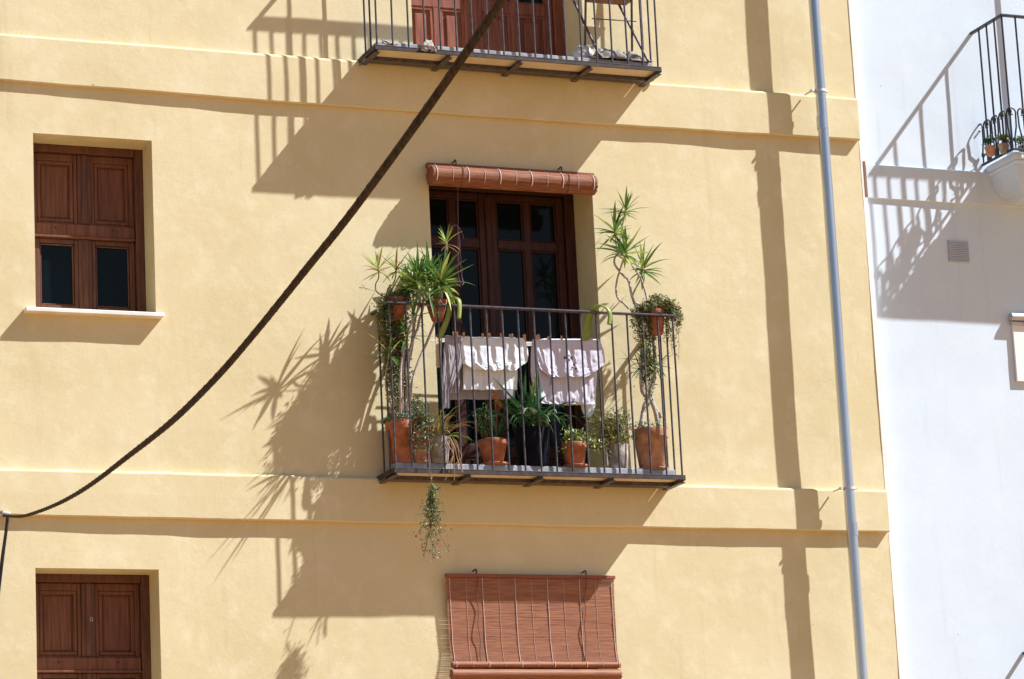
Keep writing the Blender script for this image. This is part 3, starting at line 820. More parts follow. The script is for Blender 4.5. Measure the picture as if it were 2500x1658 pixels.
# -- pot hung in the left rail corner: trailing small leaves and two thin-stemmed tufts
c = R2(462, 1315, -.20); hp = .155
t = empty('potted_plant', c, 'terracotta pot hung in the left rail corner with trailing leaves and two yellow-green tufts', 'potted plant', 'potted plants on the middle balcony')
pot(t, c, .046, .066, hp, M_TERR)
st, lf, tf = MB(), MB(), MB()
tp = c + V((0, 0, hp))
st.tube(smooth_path([tp - V((.01, 0, .02)), R2(285, 1040, -.22), R2(262, 965, -.23), R2(292, 890, -.27), R2(285, 805, -.285)]), .0042, 6)
st.tube(smooth_path([tp - V((-.01, 0, .02)), R2(375, 1020, -.2), R2(430, 950, -.2), R2(455, 880, -.2), R2(460, 800, -.2)]), .0042, 6)
rosette(tf, R2(285, 800, -.285), 20, .175, .017, (-.1, -.1, 1), -20, 84, 0, .3, 1)
rosette(tf, R2(462, 798, -.2), 18, .15, .016, (.1, 0, 1), -20, 84, 0, .3, 1)
bush(lf, [(tp + V((random.uniform(-.085, .085), random.uniform(-.06, .05), random.uniform(-.02, .05))), .024) for _ in range(22)], 300, .015, (0, 0, 1))
vine(lf, st, [tp, R2(220, 1010, -.24), R2(110, 985, -.26)], 14, .010, .01, (2, 1))
for k in [random.uniform(-.5, 10.5) for _ in range(34)]:
    e = random.uniform(300, 1020)
    vine(lf, st, [tp + V((random.uniform(-.06, .06), random.uniform(-.05, .05), -.01)), R4(140 + 19 * k, 130 + random.uniform(-20, 30), -.27 + .012 * k), R4(200 + 15 * k, 300 + .2 * e, -.27 + .012 * k), R4(235 + 14 * k + random.uniform(-25, 25), 330 + e * .62, -.26 + .010 * k)], int(36 + e * .09), .0190, .038, (0, 0, 1, 1, 1, 2), .0011)
st.build('stem', M_STEM, t); tf.build('tuft', [M_LEAFL, M_DRY], t); lf.build('foliage', [M_LEAFD, M_LEAFO, M_DRY], t)
hk = MB()
for dx in (-.04, .04): hk.tube([c + V((dx, -.062, hp * .8)), V((c.x + dx, -.304, c.z + hp * .8 + .01)), V((c.x + dx, -.341, 6.438)), V((c.x + dx, -.314, 6.455)), V((c.x + dx, -.287, 6.443))], .0028, 6)
hk.tube([c + V((.069 * math.cos(a), .069 * math.sin(a), hp * .76)) for a in [i * math.pi / 12 for i in range(25)]], .0028, 6)
hk.build('pot_hook', M_IRON, t)

# -- second hung pot, bushy spiky rosette
c = R2(852, 1315, -.236); hp = R2(852, 1115, -.236).z - c.z
t = empty('potted_plant', c, 'conical terracotta pot behind the handrail with a dense spiky green rosette and one taller tuft', 'potted plant', 'potted plants on the middle balcony')
pot(t, c, .034, .072, hp, M_TERR, rim=False)
st, lf = MB(), MB(); tp = c + V((0, 0, hp - .02))
for k, (x, y) in enumerate(((880, 935), (900, 930), (905, 945), (870, 960))): st.tube(smooth_path([tp + V((.012 * (k - 1.5), .008 * (k % 2), 0)), R2(862 + 14 * k, 1020, -.275), R2(x, y, -.33)]), .006, 6)
st.tube(smooth_path([tp, R2(890, 1000, -.22), R2(918, 760, -.22), R2(925, 690, -.22), R2(942, 560, -.22)]), .0055, 7)
rosette(lf, R2(893, 925, -.34), 52, .255, .0245, (.05, -.40, 1), -40, 86, dry=.25)
rosette(lf, at(1047, 716, -.41), 18, .19, .013, (-.5, -.6, .3), -40, 80, 0, .4, 2)
st.tube(smooth_path([tp, R2(800, 1090, -.33), at(1047, 718, -.405)]), .004, 6)
rosette(lf, R2(860, 960, -.25), 22, .19, .026, (-.5, -.1, .8), -25, 80, dry=.3)
rosette(lf, R2(942, 545, -.22), 15, .135, .015, (0, -.1, 1), -25, 82, 1, .7, 2)
st.build('stem', M_TRUNK, t); lf.build('foliage', [M_LEAF, M_LEAFL, M_DRY], t)
hk = MB()
hk.tube([c + V((.060 * math.cos(a), .060 * math.sin(a), hp * .72)) for a in [i * math.pi / 12 for i in range(25)]], .0028, 6)
hk.tube([c + V((0, -.06, hp * .72)), V((c.x, -.304, c.z + hp * .75)), V((c.x, -.341, 6.438)), V((c.x, -.314, 6.455)), V((c.x, -.287, 6.443))], .0028, 6)
hk.build('pot_hook', M_IRON, t)

# -- trailing plant with pink flowers, hanging far below the balcony
c = V((R4(475, 1300, -.24).x, -.24, FLOOR)); hp = .20
t = empty('potted_plant', c, 'small pot with a pink flowered creeper whose long strand hangs far below the balcony', 'potted plant', 'potted plants on the middle balcony')
pot(t, c, .042, .060, hp, M_TERR2)
st, lf, fl = MB(), MB(), MB(); tp = c + V((0, 0, hp))
for k in range(9):
    vine(lf, st, [tp, R4(440 + 14 * k, 960 + random.uniform(-60, 60), -.27), R4(430 + 16 * k, 1080, -.30 - .004 * k), R4(430 + 18 * k, 1180 + random.uniform(0, 130), -.315)], 48, .018, .034, (0, 0, 1, 1))
for k in range(5):
    vine(lf, st, [tp, R4(430 + 20 * k, 930, -.24), R4(420 + 26 * k, 860 + random.uniform(-60, 30), -.22)], 34, .018, .032, (0, 1))
vine(lf, st, [tp, R4(545, 1150, -.335), R4(550, 1390, -.385), R4(560, 1470, -.385), R8(290, 100, -.385), R8(305, 190, -.385), R8(310, 215, -.385)], 6, .012, .012, (0, 1), .0024)
J = R8(310, 215, -.385)
vine(lf, st, [J, R8(340, 212, -.39), R8(388, 214, -.40)], 16, .014, .012, (0, 1))
ends = [(270, 380), (345, 400), (200, 395), (408, 400), (300, 470), (360, 480), (215, 520), (400, 520), (190, 552), (300, 600), (350, 610), (250, 650), (425, 655), (310, 735), (245, 700), (330, 690), (285, 560)]
for k, (x, y) in enumerate(ends):
    yy = -.385 + random.uniform(-.035, .035)
    vine(lf, st, [J, R8(300 + (x - 300) * .12, 215 + (y - 215) * .3, -.385), R8(300 + (x - 300) * .4, 215 + (y - 215) * .66, (yy - .385) / 2), R8(x, y, yy)], int(13 + (y - 200) * .065), .0165, .030, (1, 1, 0, 2))
for q in [R8(x, y, -.40) for x, y in ((190, 552), (345, 608), (318, 688), (300, 470), (360, 700), (235, 630))] + [R4(x, y, -.335) for x, y in ((462, 1102), (510, 1190), (500, 1295), (560, 1160))]:
    fl = MB()
    for k in range(9):
        a = k * .7; fl.leaflet(q, .011, 0, .7, (math.cos(a), -.6 + random.uniform(-.3, .3), math.sin(a)))
    fl.build('flower', M_PINK, t)
st.build('stem', M_STEM, t); lf.build('foliage', [M_LEAFG, M_LEAFO, M_LEAFD], t)

# -- grey pot with a half dry spider plant
c = V((R4(632, 1330, -.235).x, -.235, FLOOR)); hp = R4(632, 1140, -.235).z - FLOOR
t = empty('potted_plant', c, 'whitish grey pot with a half withered plant of curling straw coloured leaves', 'potted plant', 'potted plants on the middle balcony')
pot(t, c, .054, .070, hp, M_GPOT, rim=False)
lf = MB(); tp = c + V((0, 0, hp - .01))
for i in range(120):
    a = random.uniform(0, 6.28); el = math.radians(random.uniform(15, 82)); d = V((math.cos(a) * math.cos(el), math.sin(a) * math.cos(el) * .6, math.sin(el)))
    lf.leaf(tp + d * .01 + V((math.cos(a), math.sin(a), 0)) * .02, d, random.uniform(.12, .29), random.uniform(.007, .015), random.uniform(.8, 2.2), 8, random.choice((0, 0, 0, 1, 2)), .2, .12)
for i in range(8):
    x = random.uniform(690, 800)
    lf.tube(smooth_path([R4(x - 40, 1150 + random.uniform(-40, 20), -.29), R4(x, 1210, -.33), R4(x + random.uniform(-30, 40), 1290, -.36), R4(x + random.uniform(-60, 60), 1390 + random.uniform(-40, 120), -.375)]), .0022, 4, 0)
lf.build('foliage', [M_DRY, M_LEAFL, M_LEAF], t)

# -- small terracotta bowl with a fine leaved herb and withered orange blooms
c = V((R4(1065, 1320, -.205).x, -.20, FLOOR + .008)); hp = R4(1065, 1160, -.20).z - c.z
t = empty('potted_plant', c, 'short terracotta pot on a saucer with an upright fine leaved herb and withered orange blooms', 'potted plant', 'potted plants on the middle balcony')
pot(t, c, .060, .096, hp, M_TERR)
sc = MB(); sc.lathe(c - V((0, 0, .007)), [(.001, 0), (.085, 0), (.095, .016), (.090, .016), (.08, .005), (.001, .004)], 30); sc.build('saucer', M_TERR, t)
st, lf, fl = MB(), MB(), MB(); tp = c + V((0, 0, hp - .02))
for k in range(12):
    x = 935 + 11 * k
    vine(lf, st, [tp + V((-.03 + .004 * k, random.uniform(-.02, .03), 0)), R4(x, 1050, -.20), R4(x - 8 + random.uniform(-20, 20), 860 + abs(k - 5) * 12 + random.uniform(0, 50), -.19)], 60, .014, .02, (0, 0, 1))
for x, y in ((1065, 800), (1085, 790), (1108, 862), (1075, 830), (1118, 880)):
    st.tube(smooth_path([tp + V((.03, 0, 0)), R4(1085, 1000, -.2), R4(x, y, -.2)]), .0022, 5); bush(fl, [(R4(x, y, -.2), .010)], 7, .016)
for i in range(16): lf.leaf(tp + V((.03, 0, .01)), (random.uniform(-.4, .8), random.uniform(-.5, .4), 1.2), random.uniform(.12, .26), .016, random.uniform(.2, .8), 6, 0, .2, .05)
st.build('stem', M_STEM, t); lf.build('foliage', [M_LEAFD, M_LEAF], t); fl.build('withered_bloom', M_ORAN, t)

# -- black tub with broad strap leaves
c = V((R5(75, 1320, -.18).x, -.178, FLOOR)); hp = R5(75, 1075, -.178).z - FLOOR
t = empty('potted_plant', c, 'black plastic tub with tall broad dark green strap leaves at the middle of the balcony', 'potted plant', 'potted plants on the middle balcony')
pot(t, c, .092, .122, hp, M_BPOT, rim=False)
lf = MB(); tp = c + V((0, 0, hp - .02))
for i in range(62):
    az = random.uniform(0, 6.28); el = math.radians(random.choice((random.uniform(60, 88), random.uniform(40, 80))))
    d = V((math.cos(az) * math.cos(el) * 1.1, math.sin(az) * math.cos(el) * .6, math.sin(el)))
    lf.leaf(tp + V((random.uniform(-.08, .075), random.uniform(-.05, .05), 0)), d, random.uniform(.22, .47), random.uniform(.042, .062), random.uniform(.1, 1.7), 9, 0 if random.random() < .95 else 1, .22, .07)
for i in range(16):
    az = random.uniform(-2.6, -.5); lf.leaf(tp + V((random.uniform(-.08, .08), -.06, 0)), (math.cos(az), .5 * math.sin(az), random.uniform(.5, 1.1)), random.uniform(.2, .34), random.uniform(.026, .04), random.uniform(1.8, 3.4), 10, random.choice((0, 0, 2)), .2, .05)
lf.build('foliage', [M_LEAFD, M_LEAFL, M_LEAFG], t)

# -- small terracotta pot, round bright leaves
c = V((R5(400, 1330, -.22).x, -.225, FLOOR + .006)); hp = R5(400, 1185, -.225).z - c.z
t = empty('potted_plant', c, 'small terracotta pot overflowing with pale rounded leaves right of the black tub', 'potted plant', 'potted plants on the middle balcony')
pot(t, c, .062, .084, hp, M_TERR)
sc = MB(); sc.lathe(c - V((0, 0, .005)), [(.001, 0), (.075, 0), (.085, .014), (.08, .014), (.07, .004), (.001, .003)], 30); sc.build('saucer', M_TERR, t)
st, lf = MB(), MB(); tp = c + V((0, 0, hp - .01))
for i in range(52):
    x = random.uniform(295, 700); y = random.uniform(1090, 1230) + max(0, x - 500) * .35
    e = R5(x, y, -.30 + random.uniform(0, .14))
    vine(lf, st, [tp + V((random.uniform(-.05, .05), random.uniform(-.04, .04), 0)), tp.lerp(e, .5) + V((0, 0, .03)), e], 11, .026, .036, (0, 1, 1), .0022)
st.build('stem', M_STEM, t); lf.build('foliage', [M_LEAFG, M_LEAFL], t)

# -- concrete pot with grassy herb and straw
c = V((R5(755, 1370, -.19).x, -.185, FLOOR)); hp = R5(755, 1195, -.185).z - FLOOR
t = empty('potted_plant', c, 'rough grey concrete pot with a tangle of thin green stems and dry straw', 'potted plant', 'potted plants on the middle balcony')
pot(t, c, .062, .072, hp, M_GPOT, rim=False)
st, lf = MB(), MB(); tp = c + V((0, 0, hp - .02))
for i in range(85):
    x, y = random.gauss(690, 95), random.uniform(915, 1200)
    e = R5(x, y, -.20 + random.uniform(-.08, .08))
    vine(lf, st, [tp + V((random.uniform(-.05, .05), random.uniform(-.04, .04), 0)), tp.lerp(e, .55) + V((random.uniform(-.02, .02), 0, .02)), e], 20, .018, .024, (0, 0, 1, 2), .0014)
for i in range(46):
    lf.leaf(tp + V((random.uniform(-.05, .05), random.uniform(-.05, .04), 0)), (random.uniform(-1, .8), random.uniform(-.9, .3), random.uniform(.1, 1.4)), random.uniform(.08, .2), .004, random.uniform(.3, 2.4), 7, 2, .1, .15)
st.build('stem', M_STEM, t); lf.build('foliage', [M_LEAF, M_LEAFL, M_DRY], t)

# -- big dragon tree at the right end
c = V((R5(1022, 1375, -.185).x, -.18, FLOOR + .006)); hp = R5(1022, 1078, -.18).z - c.z
t = empty('potted_plant', c, 'large dusty terracotta pot with a gnarled dragon tree at the balcony right end', 'potted plant', 'potted plants on the middle balcony')
pot(t, c, .082, .118, hp, M_TERR2)
sc = MB(); sc.lathe(c - V((0, 0, .005)), [(.001, 0), (.098, 0), (.11, .014), (.105, .014), (.09, .004), (.001, .003)], 30); sc.build('saucer', M_TERR2, t)
tr = MB(); Yr = -.18
def rad(n, a, b): return [a + (b - a) * i / (n - 1) for i in range(n)]
def limb(pts, a, b):
    p = smooth_path(pts, 6); p = [q + V([random.uniform(-1, 1) for _ in range(3)]) * min(a, .02) * .12 for q in p]
    tr.tube(p, rad(len(p), a, b), 9)
limb([R5(925, 1075, -.20), R5(940, 990, -.19), R5(962, 880, Yr), R5(1000, 805, Yr), R5(1030, 680, Yr), R5(1045, 560, Yr), R5(1035, 430, Yr), R5(1020, 260, Yr), R5(985, 120, Yr), R3(770, 1130, Yr)], .017, .010)
limb([R5(1075, 1075, -.16), R5(1060, 1000, -.17), R5(1040, 920, Yr), R5(1005, 830, Yr), R5(960, 800, Yr), R5(935, 740, -.2), R5(930, 560, -.2), R5(940, 380, -.2), R5(900, 200, -.2), R3(740, 1190, -.2)], .016, .008)
limb([R5(1090, 975, -.16), R5(1040, 900, Yr), R5(1010, 800, Yr)], .014, .012)
limb([R3(725, 1190, -.2), R3(690, 1150, -.2), R3(622, 1090, -.2), R3(604, 1000, -.2), R3(618, 900, -.2), R3(652, 790, -.2), R3(692, 660, -.2)], .0078, .0055)
limb([R3(800, 1190, Yr), R3(755, 1070, Yr), R3(722, 920, Yr), R3(680, 880, Yr), R3(630, 825, Yr), R3(590, 760, Yr), R3(592, 705, Yr), R3(630, 640, Yr), R3(645, 520, Yr), R3(660, 420, Yr), R3(693, 255, Yr)], .009, .005)
limb([R3(920, 1260, -.24), R3(912, 1180, -.24), R3(888, 1050, -.24), R3(840, 900, -.24), R3(765, 790, -.24), R3(690, 725, -.24), R3(625, 680, -.24), R3(614, 610, -.24), R3(600, 520, -.24), R3(590, 455, -.24)], .0075, .005)
limb([R3(760, 1070, Yr), R3(790, 1000, -.19), R3(840, 905, -.2), R3(866, 810, -.2)], .0062, .005)
tr.build('trunk', M_TRUNK, t)
lf = MB()
rosette(lf, R3(695, 240, Yr), 30, .165, .0165, (0, 0, 1), -20, 85, 0, .3, 1)
rosette(lf, R3(590, 442, -.24), 28, .20, .023, (-.1, 0, 1), -35, 85, 0, .3, 1)
rosette(lf, R3(693, 640, -.2), 34, .235, .026, (0, -.05, 1), -25, 84, 0, .25, 1)
rosette(lf, R3(866, 800, -.2), 26, .20, .025, (.1, 0, 1), -30, 84, 0, .2, 1)
rosette(lf, R5(960, 520, -.22), 24, .19, .014, (-.2, -.2, .6), -50, 70, 2, .3, 1)
rosette(lf, R5(925, 600, -.15), 18, .20, .010, (-.6, 0, .4), -50, 70, 2, .3, 1)
rosette(lf, R5(1065, 560, -.22), 14, .15, .014, (.2, -.2, .5), -50, 70, 2, .3, 1)
lf.build('foliage', [M_LEAF, M_LEAFL, M_LEAFD], t)
gc = MB()
for i in range(240):
    a = random.uniform(0, 6.28); rr = .115 * random.random() ** .4
    gc.leaflet(V((c.x + rr * math.cos(a), c.y + rr * math.sin(a), c.z + hp + random.uniform(-.015, .045))), random.uniform(.012, .02), random.choice((0, 1)))
gc.build('ground_cover', [M_LEAFG, M_LEAF], t)

# -- pot hung in the right rail corner, leafy mop
c = R3(985, 1440, -.235); hp = .165
t = empty('potted_plant', c, 'terracotta pot hung in the right rail corner under a mop of olive leaves trailing down', 'potted plant', 'potted plants on the middle balcony')
pot(t, c, .050, .068, hp, M_TERR)
st, lf = MB(), MB(); tp = c + V((0, 0, hp))
sp = [(R3(x, y, -.24 + random.uniform(-.08, .08)), .028) for x, y in ((990, 1080), (960, 1110), (1080, 1130), (1130, 1150), (1180, 1200), (1200, 1250), (900, 1160), (870, 1190), (800, 1230), (840, 1250), (880, 1290), (1120, 1220), (1060, 1160), (1200, 1310), (930, 1150), (1020, 1120), (1150, 1270), (960, 1230), (1030, 1210), (1000, 1260), (940, 1290))]
bush(lf, sp, 760, .0185, (0, 0, 1, 2))
for k in range(20):
    x = random.choice((random.uniform(770, 930), random.uniform(1050, 1220))); y = random.uniform(1300, 1520)
    if random.random() < .35: y += 170
    vine(lf, st, [tp + V((random.uniform(-.05, .05), random.uniform(-.05, .05), .01)), R3((x + 990) / 2, 1170, -.26), R3(x, 1240, -.27), R3(x + random.uniform(-25, 25), y, -.27 + random.uniform(-.05, .05))], 52, .0185, .036, (0, 1, 1, 2))
for k in range(13):
    x = random.uniform(820, 1010)
    vine(lf, st, [tp + V((random.uniform(-.06, .0), random.uniform(-.05, .05), 0)), R3(x - 20, 1330, -.25), R3(x + random.uniform(-30, 30), 1600, -.24), R3(x + random.uniform(-40, 40), random.uniform(1750, 2120), -.22 + random.uniform(-.04, .04))], 60, .0175, .034, (3, 3, 0, 1))
for k in range(8): vine(lf, st, [tp, tp + V((random.uniform(-.06, .06), random.uniform(-.03, .03), .04)), R3(random.uniform(930, 1170), random.uniform(1060, 1120), -.24)], 14, .014, .02, (0, 1))
st.build('stem', M_STEM, t); lf.build('foliage', [M_LEAFO, M_LEAFG, M_DRY, M_LEAFD], t)
hk = MB()
hk.tube([c + V((.064 * math.cos(a), .064 * math.sin(a), hp * .72)) for a in [i * math.pi / 12 for i in range(25)]], .0028, 6)
hk.tube([c + V((0, -.064, hp * .72)), V((c.x, -.304, c.z + hp * .75)), V((c.x, -.341, 6.438)), V((c.x, -.314, 6.455)), V((c.x, -.287, 6.443))], .0028, 6)
hk.build('pot_hook', M_IRON, t)

# ------------------------------------------------------------------ drying rack, laundry, pegs
ZR = R4(800, 347, -.24).z
rk = empty('drying_rack', V((8.2, -.24, ZR)), 'drying rack with lime green plastic arms hooked over the balcony handrail', 'drying rack')
def band(pts, wd, th=.006):
    b = MB(); p = smooth_path(pts, 5); n = len(p); vs = []; fs = []
    for i in range(n):
        tdir = (p[min(i+1, n-1)] - p[max(i-1, 0)]).normalized(); sd = V((1, .25, 0)); sd = (sd - tdir * sd.dot(tdir)).normalized(); nn = tdir.cross(sd)
        f_ = i / (n - 1) * (len(wd) - 1); k = min(int(f_), len(wd) - 2); ww = wd[k] + (wd[k+1] - wd[k]) * (f_ - k)
        for a, b_ in ((-.5, -.5), (0, -.9), (.5, -.5), (.5, .5), (0, .9), (-.5, .5)): vs.append(p[i] + sd * ww * a + nn * th * b_)
    for i in range(n - 1):
        for k in range(6): fs.append((6*i+k, 6*i+(k+1) % 6, 6*i+6+(k+1) % 6, 6*i+6+k))
    fs += [tuple(range(6))[::-1], tuple(range(6*n-6, 6*n))]
    b.add(vs, fs, 0, True); return b
band([at(1120, 778, -.385), at(1122, 752, -.388), at(1120, 733, -.375), at(1110, 727, -.345), at(1100, 738, -.315), at(1095, 769, -.29), at(1086, 794, -.27), at(1073, 824, -.24)], [.030, .030, .032, .034, .036, .040, .048]).build('arm', M_LIME, rk)
band([at(1487, 793, -.385), at(1489, 766, -.388), at(1481, 752, -.375), at(1465, 746, -.345), at(1447, 756, -.315), at(1436, 781, -.29), at(1431, 807, -.27), at(1428, 832, -.24)], [.030, .030, .032, .040, .055, .070, .072]).build('arm', M_LIME, rk)
RX0, RX1 = R4(612, 345, -.24).x, R5(622, 375, -.24).x
RY = (-.232, -.195, -.160, -.125)
for y in RY:
    b = MB(); b.tube([(RX0, y, ZR), (RX1, y, ZR - .002)], .0045, 8); b.build('rod', M_ROD, rk)

def garment(name, label, cat, mt, front, back, F, Y, amp=.006, hem=.006, seed=0, blots=()):
    """cloth folded over a rod: rows of (left, y, right) in a close-up's pixels, front rows from the rod down, back rows from the rod down"""
    rows = [[F(l, y, Y - .009 - .012 * i / len(front)) for l in (l_, r_)] for i, (l_, y, r_) in enumerate(front)][::-1]
    top = [V((rows[-1][0].x, Y, ZR + .007)), V((rows[-1][1].x, Y, ZR + .007))]
    nb = [[F(l, y, Y + .009 + .008 * i / len(back)) for l in (l_, r_)] for i, (l_, y, r_) in enumerate(back)]
    allr = rows + [top] + nb
    K_ = 9; Lp, Rp = smooth_path([r[0] for r in allr], K_), smooth_path([r[1] for r in allr], K_)
    n = 90; vs, fs = [], []; m = len(Lp); kt = len(rows) * K_
    for i in range(m):
        far = abs(i - kt) / max(m - kt, kt); edge = 1 if i < 3 or i > m - 4 else 0
        for k in range(n + 1):
            u = k / n; p = Lp[i].lerp(Rp[i], u)
            f_ = noise.noise(V((u * 7 + seed, far * 1.2, seed))) * .8 + noise.noise(V((u * 17 + seed, far * 3 + (3 if i < kt else 0), seed * 2))) * .4
            sgn = -1 if i < kt else 1
            p = p + V((0.003 * noise.noise(V((u * 5, i * .2, seed))), sgn * abs(f_) * amp * min(1, far * 4) + (f_ + .5 * noise.noise(V((u * 14, far * 12, seed + 4))) ) * amp * .6 * min(1, far * 4), 0))
            if far > .5: p.z += hem * (noise.noise(V((u * 5 + seed, 3 if i < kt else 9, 1))) + .5 * noise.noise(V((u * 16 + seed, 3 if i < kt else 9, 1)))) * (far - .5) * 2
            vs.append(p)
    for i in range(m - 1):
        for k in range(n): fs.append((i*(n+1)+k, i*(n+1)+k+1, (i+1)*(n+1)+k+1, (i+1)*(n+1)+k))
    b = MB(); b.add(vs, fs, 0, True)
    for (x_, y_, r_) in blots:                   # the dark print, part of the cloth itself
        q = F(x_, y_, Y - .02)
        for fi in range(kt * n):
            p = vs[fs[fi][0]]
            if ((p.x - q.x) ** 2 + ((p.z - q.z) * 1.2) ** 2) ** .5 < r_ * (1 + .5 * noise.noise(V((p.x * 90, p.z * 90, seed)))): b.m[fi] = 1
    o = b.build(name, mt, origin=V((vs[kt*(n+1)+n//2].x, Y, ZR)))
    md = o.modifiers.new('thickness', 'SOLIDIFY'); md.thickness = .0016
    return tag(o, label, cat, 'laundry on the drying rack')
garment('shirt', 'crumpled grey shirt with one long dangling sleeve, leftmost on the drying rack', 'shirt', M_CG, [(672, 350, 800), (664, 440, 818), (658, 540, 815), (655, 700, 745), (656, 800, 720), (662, 905, 712)], [(690, 352, 800), (700, 650, 795), (715, 785, 785)], R4, RY[0], .012, .004, 1)
garment('t_shirt', 'white t-shirt folded over the drying rack left of the lilac one', 't-shirt', M_CW, [(812, 347, 1300), (798, 430, 1335), (800, 530, 1330), (840, 560, 1290), (905, 600, 1240)], [(815, 352, 1262), (822, 500, 1255), (820, 640, 1252), (818, 758, 1250)], R4, RY[0], .014, .013, 2)
ls = garment('t_shirt', 'lilac pink t-shirt with a dark print folded over the drying rack', 't-shirt', [M_CL, M_INK], [(88, 362, 600), (96, 450, 632), (110, 540, 640), (135, 600, 585), (210, 655, 500)], [(62, 365, 590), (50, 540, 572), (60, 700, 568), (80, 815, 560), (130, 870, 540)], R5, RY[0], .014, .013, 3, ((330, 505, .013), (352, 522, .012), (375, 508, .012), (358, 490, .008), (395, 560, .011), (380, 582, .009), (408, 590, .008), (370, 602, .007), (412, 545, .007), (345, 540, .008)))
garment('towel', 'long dull grey towel hanging behind the white t-shirt', 'towel', M_CG, [(700, 350, 1236), (695, 600, 1238), (692, 835, 1232)], [(700, 355, 1236), (700, 600, 1236)], R4, RY[2], .008, .004, 4)
garment('lace_cloth', 'off-white lace edged cloth with its corner drooping below the lilac t-shirt', 'cloth', M_CW, [(150, 368, 585), (150, 700, 575), (165, 880, 560)], [(430, 368, 585), (440, 700, 575), (455, 900, 562), (490, 975, 530)], R5, RY[2], .010, .02, 5)
garment('face_cloth', 'small cream cloth hung at the left end of the drying rack', 'cloth', M_CREAM, [(600, 348, 652), (600, 470, 650), (606, 580, 648)], [(602, 352, 650), (604, 500, 648)], R4, RY[1], .005, .004, 6)

pegs = [(R4, 745), (R4, 773), (R4, 825), (R4, 975), (R4, 1030), (R4, 1120), (R4, 1195), (R4, 1215), (R4, 1303), (R5, 5), (R5, 104), (R5, 116), (R5, 193), (R5, 300), (R5, 520), (R5, 536)]
pm = MB()
pm.box(-.0042, .0042, -.0075, -.0012, -.018, .030, b=.001); pm.box(-.0042, .0042, .0012, .0075, -.018, .030, b=.001); pm.tube([(-.005, 0, .008), (.005, 0, .008)], .004, 8)
proto = None
PL = 'small pale wooden clothes peg clipped upright on the front rod of the drying rack'
WL = 'short white plastic clothes peg clipped among the wooden ones on the rack'
for i, (Fn, x) in enumerate(pegs):
    p = Fn(x, 340, RY[0]); p.z = ZR + .008 + random.uniform(-.002, .004); p.y = RY[0]
    if proto is None:
        proto = tag(pm.build('clothes_peg', M_PEG), PL, 'clothes peg', 'wooden clothes pegs'); o = proto
    else:
        o = proto.copy(); col.objects.link(o)
    o.location = p; o.rotation_euler = (random.uniform(-.1, .1), random.uniform(-.12, .12), random.uniform(-.3, .3)); o.scale = (1.15, 1, random.uniform(1.1, 1.35))
wproto = None
for Fn, x in ((R4, 850), (R4, 945), (R4, 1008), (R4, 1240), (R5, 90), (R5, 480)):
    p = Fn(x, 340, RY[0]); p.z = ZR; p.y = RY[0]
    if wproto is None:
        wproto = proto.copy(); wproto.data = proto.data.copy(); wproto.data.materials[0] = M_PEGW; wproto.name = 'clothes_peg'; o = wproto
        tag(o, WL, 'clothes peg', 'white clothes pegs')
    else: o = wproto.copy()
    col.objects.link(o); o.location = p; o.scale = (1, 1, .62); o.rotation_euler = (0, random.uniform(-.15, .15), 0)

# ------------------------------------------------------------------ string ornament in the door opening
P0 = R2(1049, 60, .06)
orn = empty('string_ornament', P0, 'thin purple macrame strings hanging on a wire in the middle door opening', 'ornament')
b = MB(); b.tube([V((P0.x, .06, DOORM[3])), R2(1049, 60, .06), R2(1053, 390, .06)], .0014, 5); b.build('wire', M_WIRE, orn)
b = MB(); top = R2(1045, 392, .06)
for k, lst in enumerate((((1045, 392), (1010, 395), (982, 408), (976, 412)), ((1045, 392), (1072, 430), (1095, 480), (1108, 520)), ((1050, 395), (1062, 500), (1064, 620), (1052, 690), (1048, 740)),
                         ((1050, 395), (1068, 520), (1072, 640), (1080, 700), (1076, 760), (1085, 860), (1100, 950)), ((1048, 395), (1058, 560), (1060, 700), (1050, 800), (1062, 900), (1080, 960)),
                         ((1046, 395), (1050, 600), (1066, 760), (1095, 800), (1088, 880), (1108, 940), (1090, 965)))):
    b.tube(smooth_path([R2(x, y, .06 + .006 * (k - 3)) for x, y in lst], 6), .0026, 5)
b.build('strings', M_PURP, orn)

# ------------------------------------------------------------------ things on the upper balcony
R1 = lambda x, y, Y: at(850 + x * .33827, y * .33827, Y)
FU = ZU + .049
sx0, sx1 = R1(1775, 10, -.2).x, R1(2065, 15, -.2).x
ch = empty('folding_chair', V(((sx0 + sx1) / 2, -.19, FU)), 'black metal folding chair with worn wooden slat seat on the upper balcony', 'chair')
zs = R1(1900, 24, -.06).z
b = MB()
for k in range(5):
    y0 = -.315 + .052 * k; b.box(sx0 + random.uniform(-.004, .004), sx1 + random.uniform(-.004, .004), y0, y0 + .046, zs - .010, zs + .008, b=.003)
b.build('seat', M_SEAT, ch)
for k, (xt, xb) in enumerate(((R1(1712, 0, -.28).x, R1(1795, 290, -.28).x), (R1(2040, 0, -.28).x, R1(2140, 330, -.28).x))):
    for (ya, yb, zt) in ((-.30, -.06, zs + .02), (-.06, -.29, zs - .005)):
        if ya == -.06: xt2, xb2 = xt + .012, xb + .012
        else: xt2, xb2 = xt, xb
        b = MB(); b.tube([V((xt2, ya, zt)), V((xb2, yb, FU + .006))], .0085, 8)
        b.tube([V((xb2, yb, FU + .010)), V((xb2 + .012, yb, FU + .003))], .0085, 8); b.build('leg', M_IRON, ch)
    b = MB(); b.tube([V((xt - .004, -.06, zs)), V((xt - .014, -.02, zs + .40))], .0085, 8); b.build('back_post', M_IRON, ch)
b = MB(); a_, c_ = R1(1760, 135, -.19), R1(2080, 155, -.19); b.tube([a_, c_], .004, 6); b.build('cross_bar', M_IRON, ch)
b = MB()
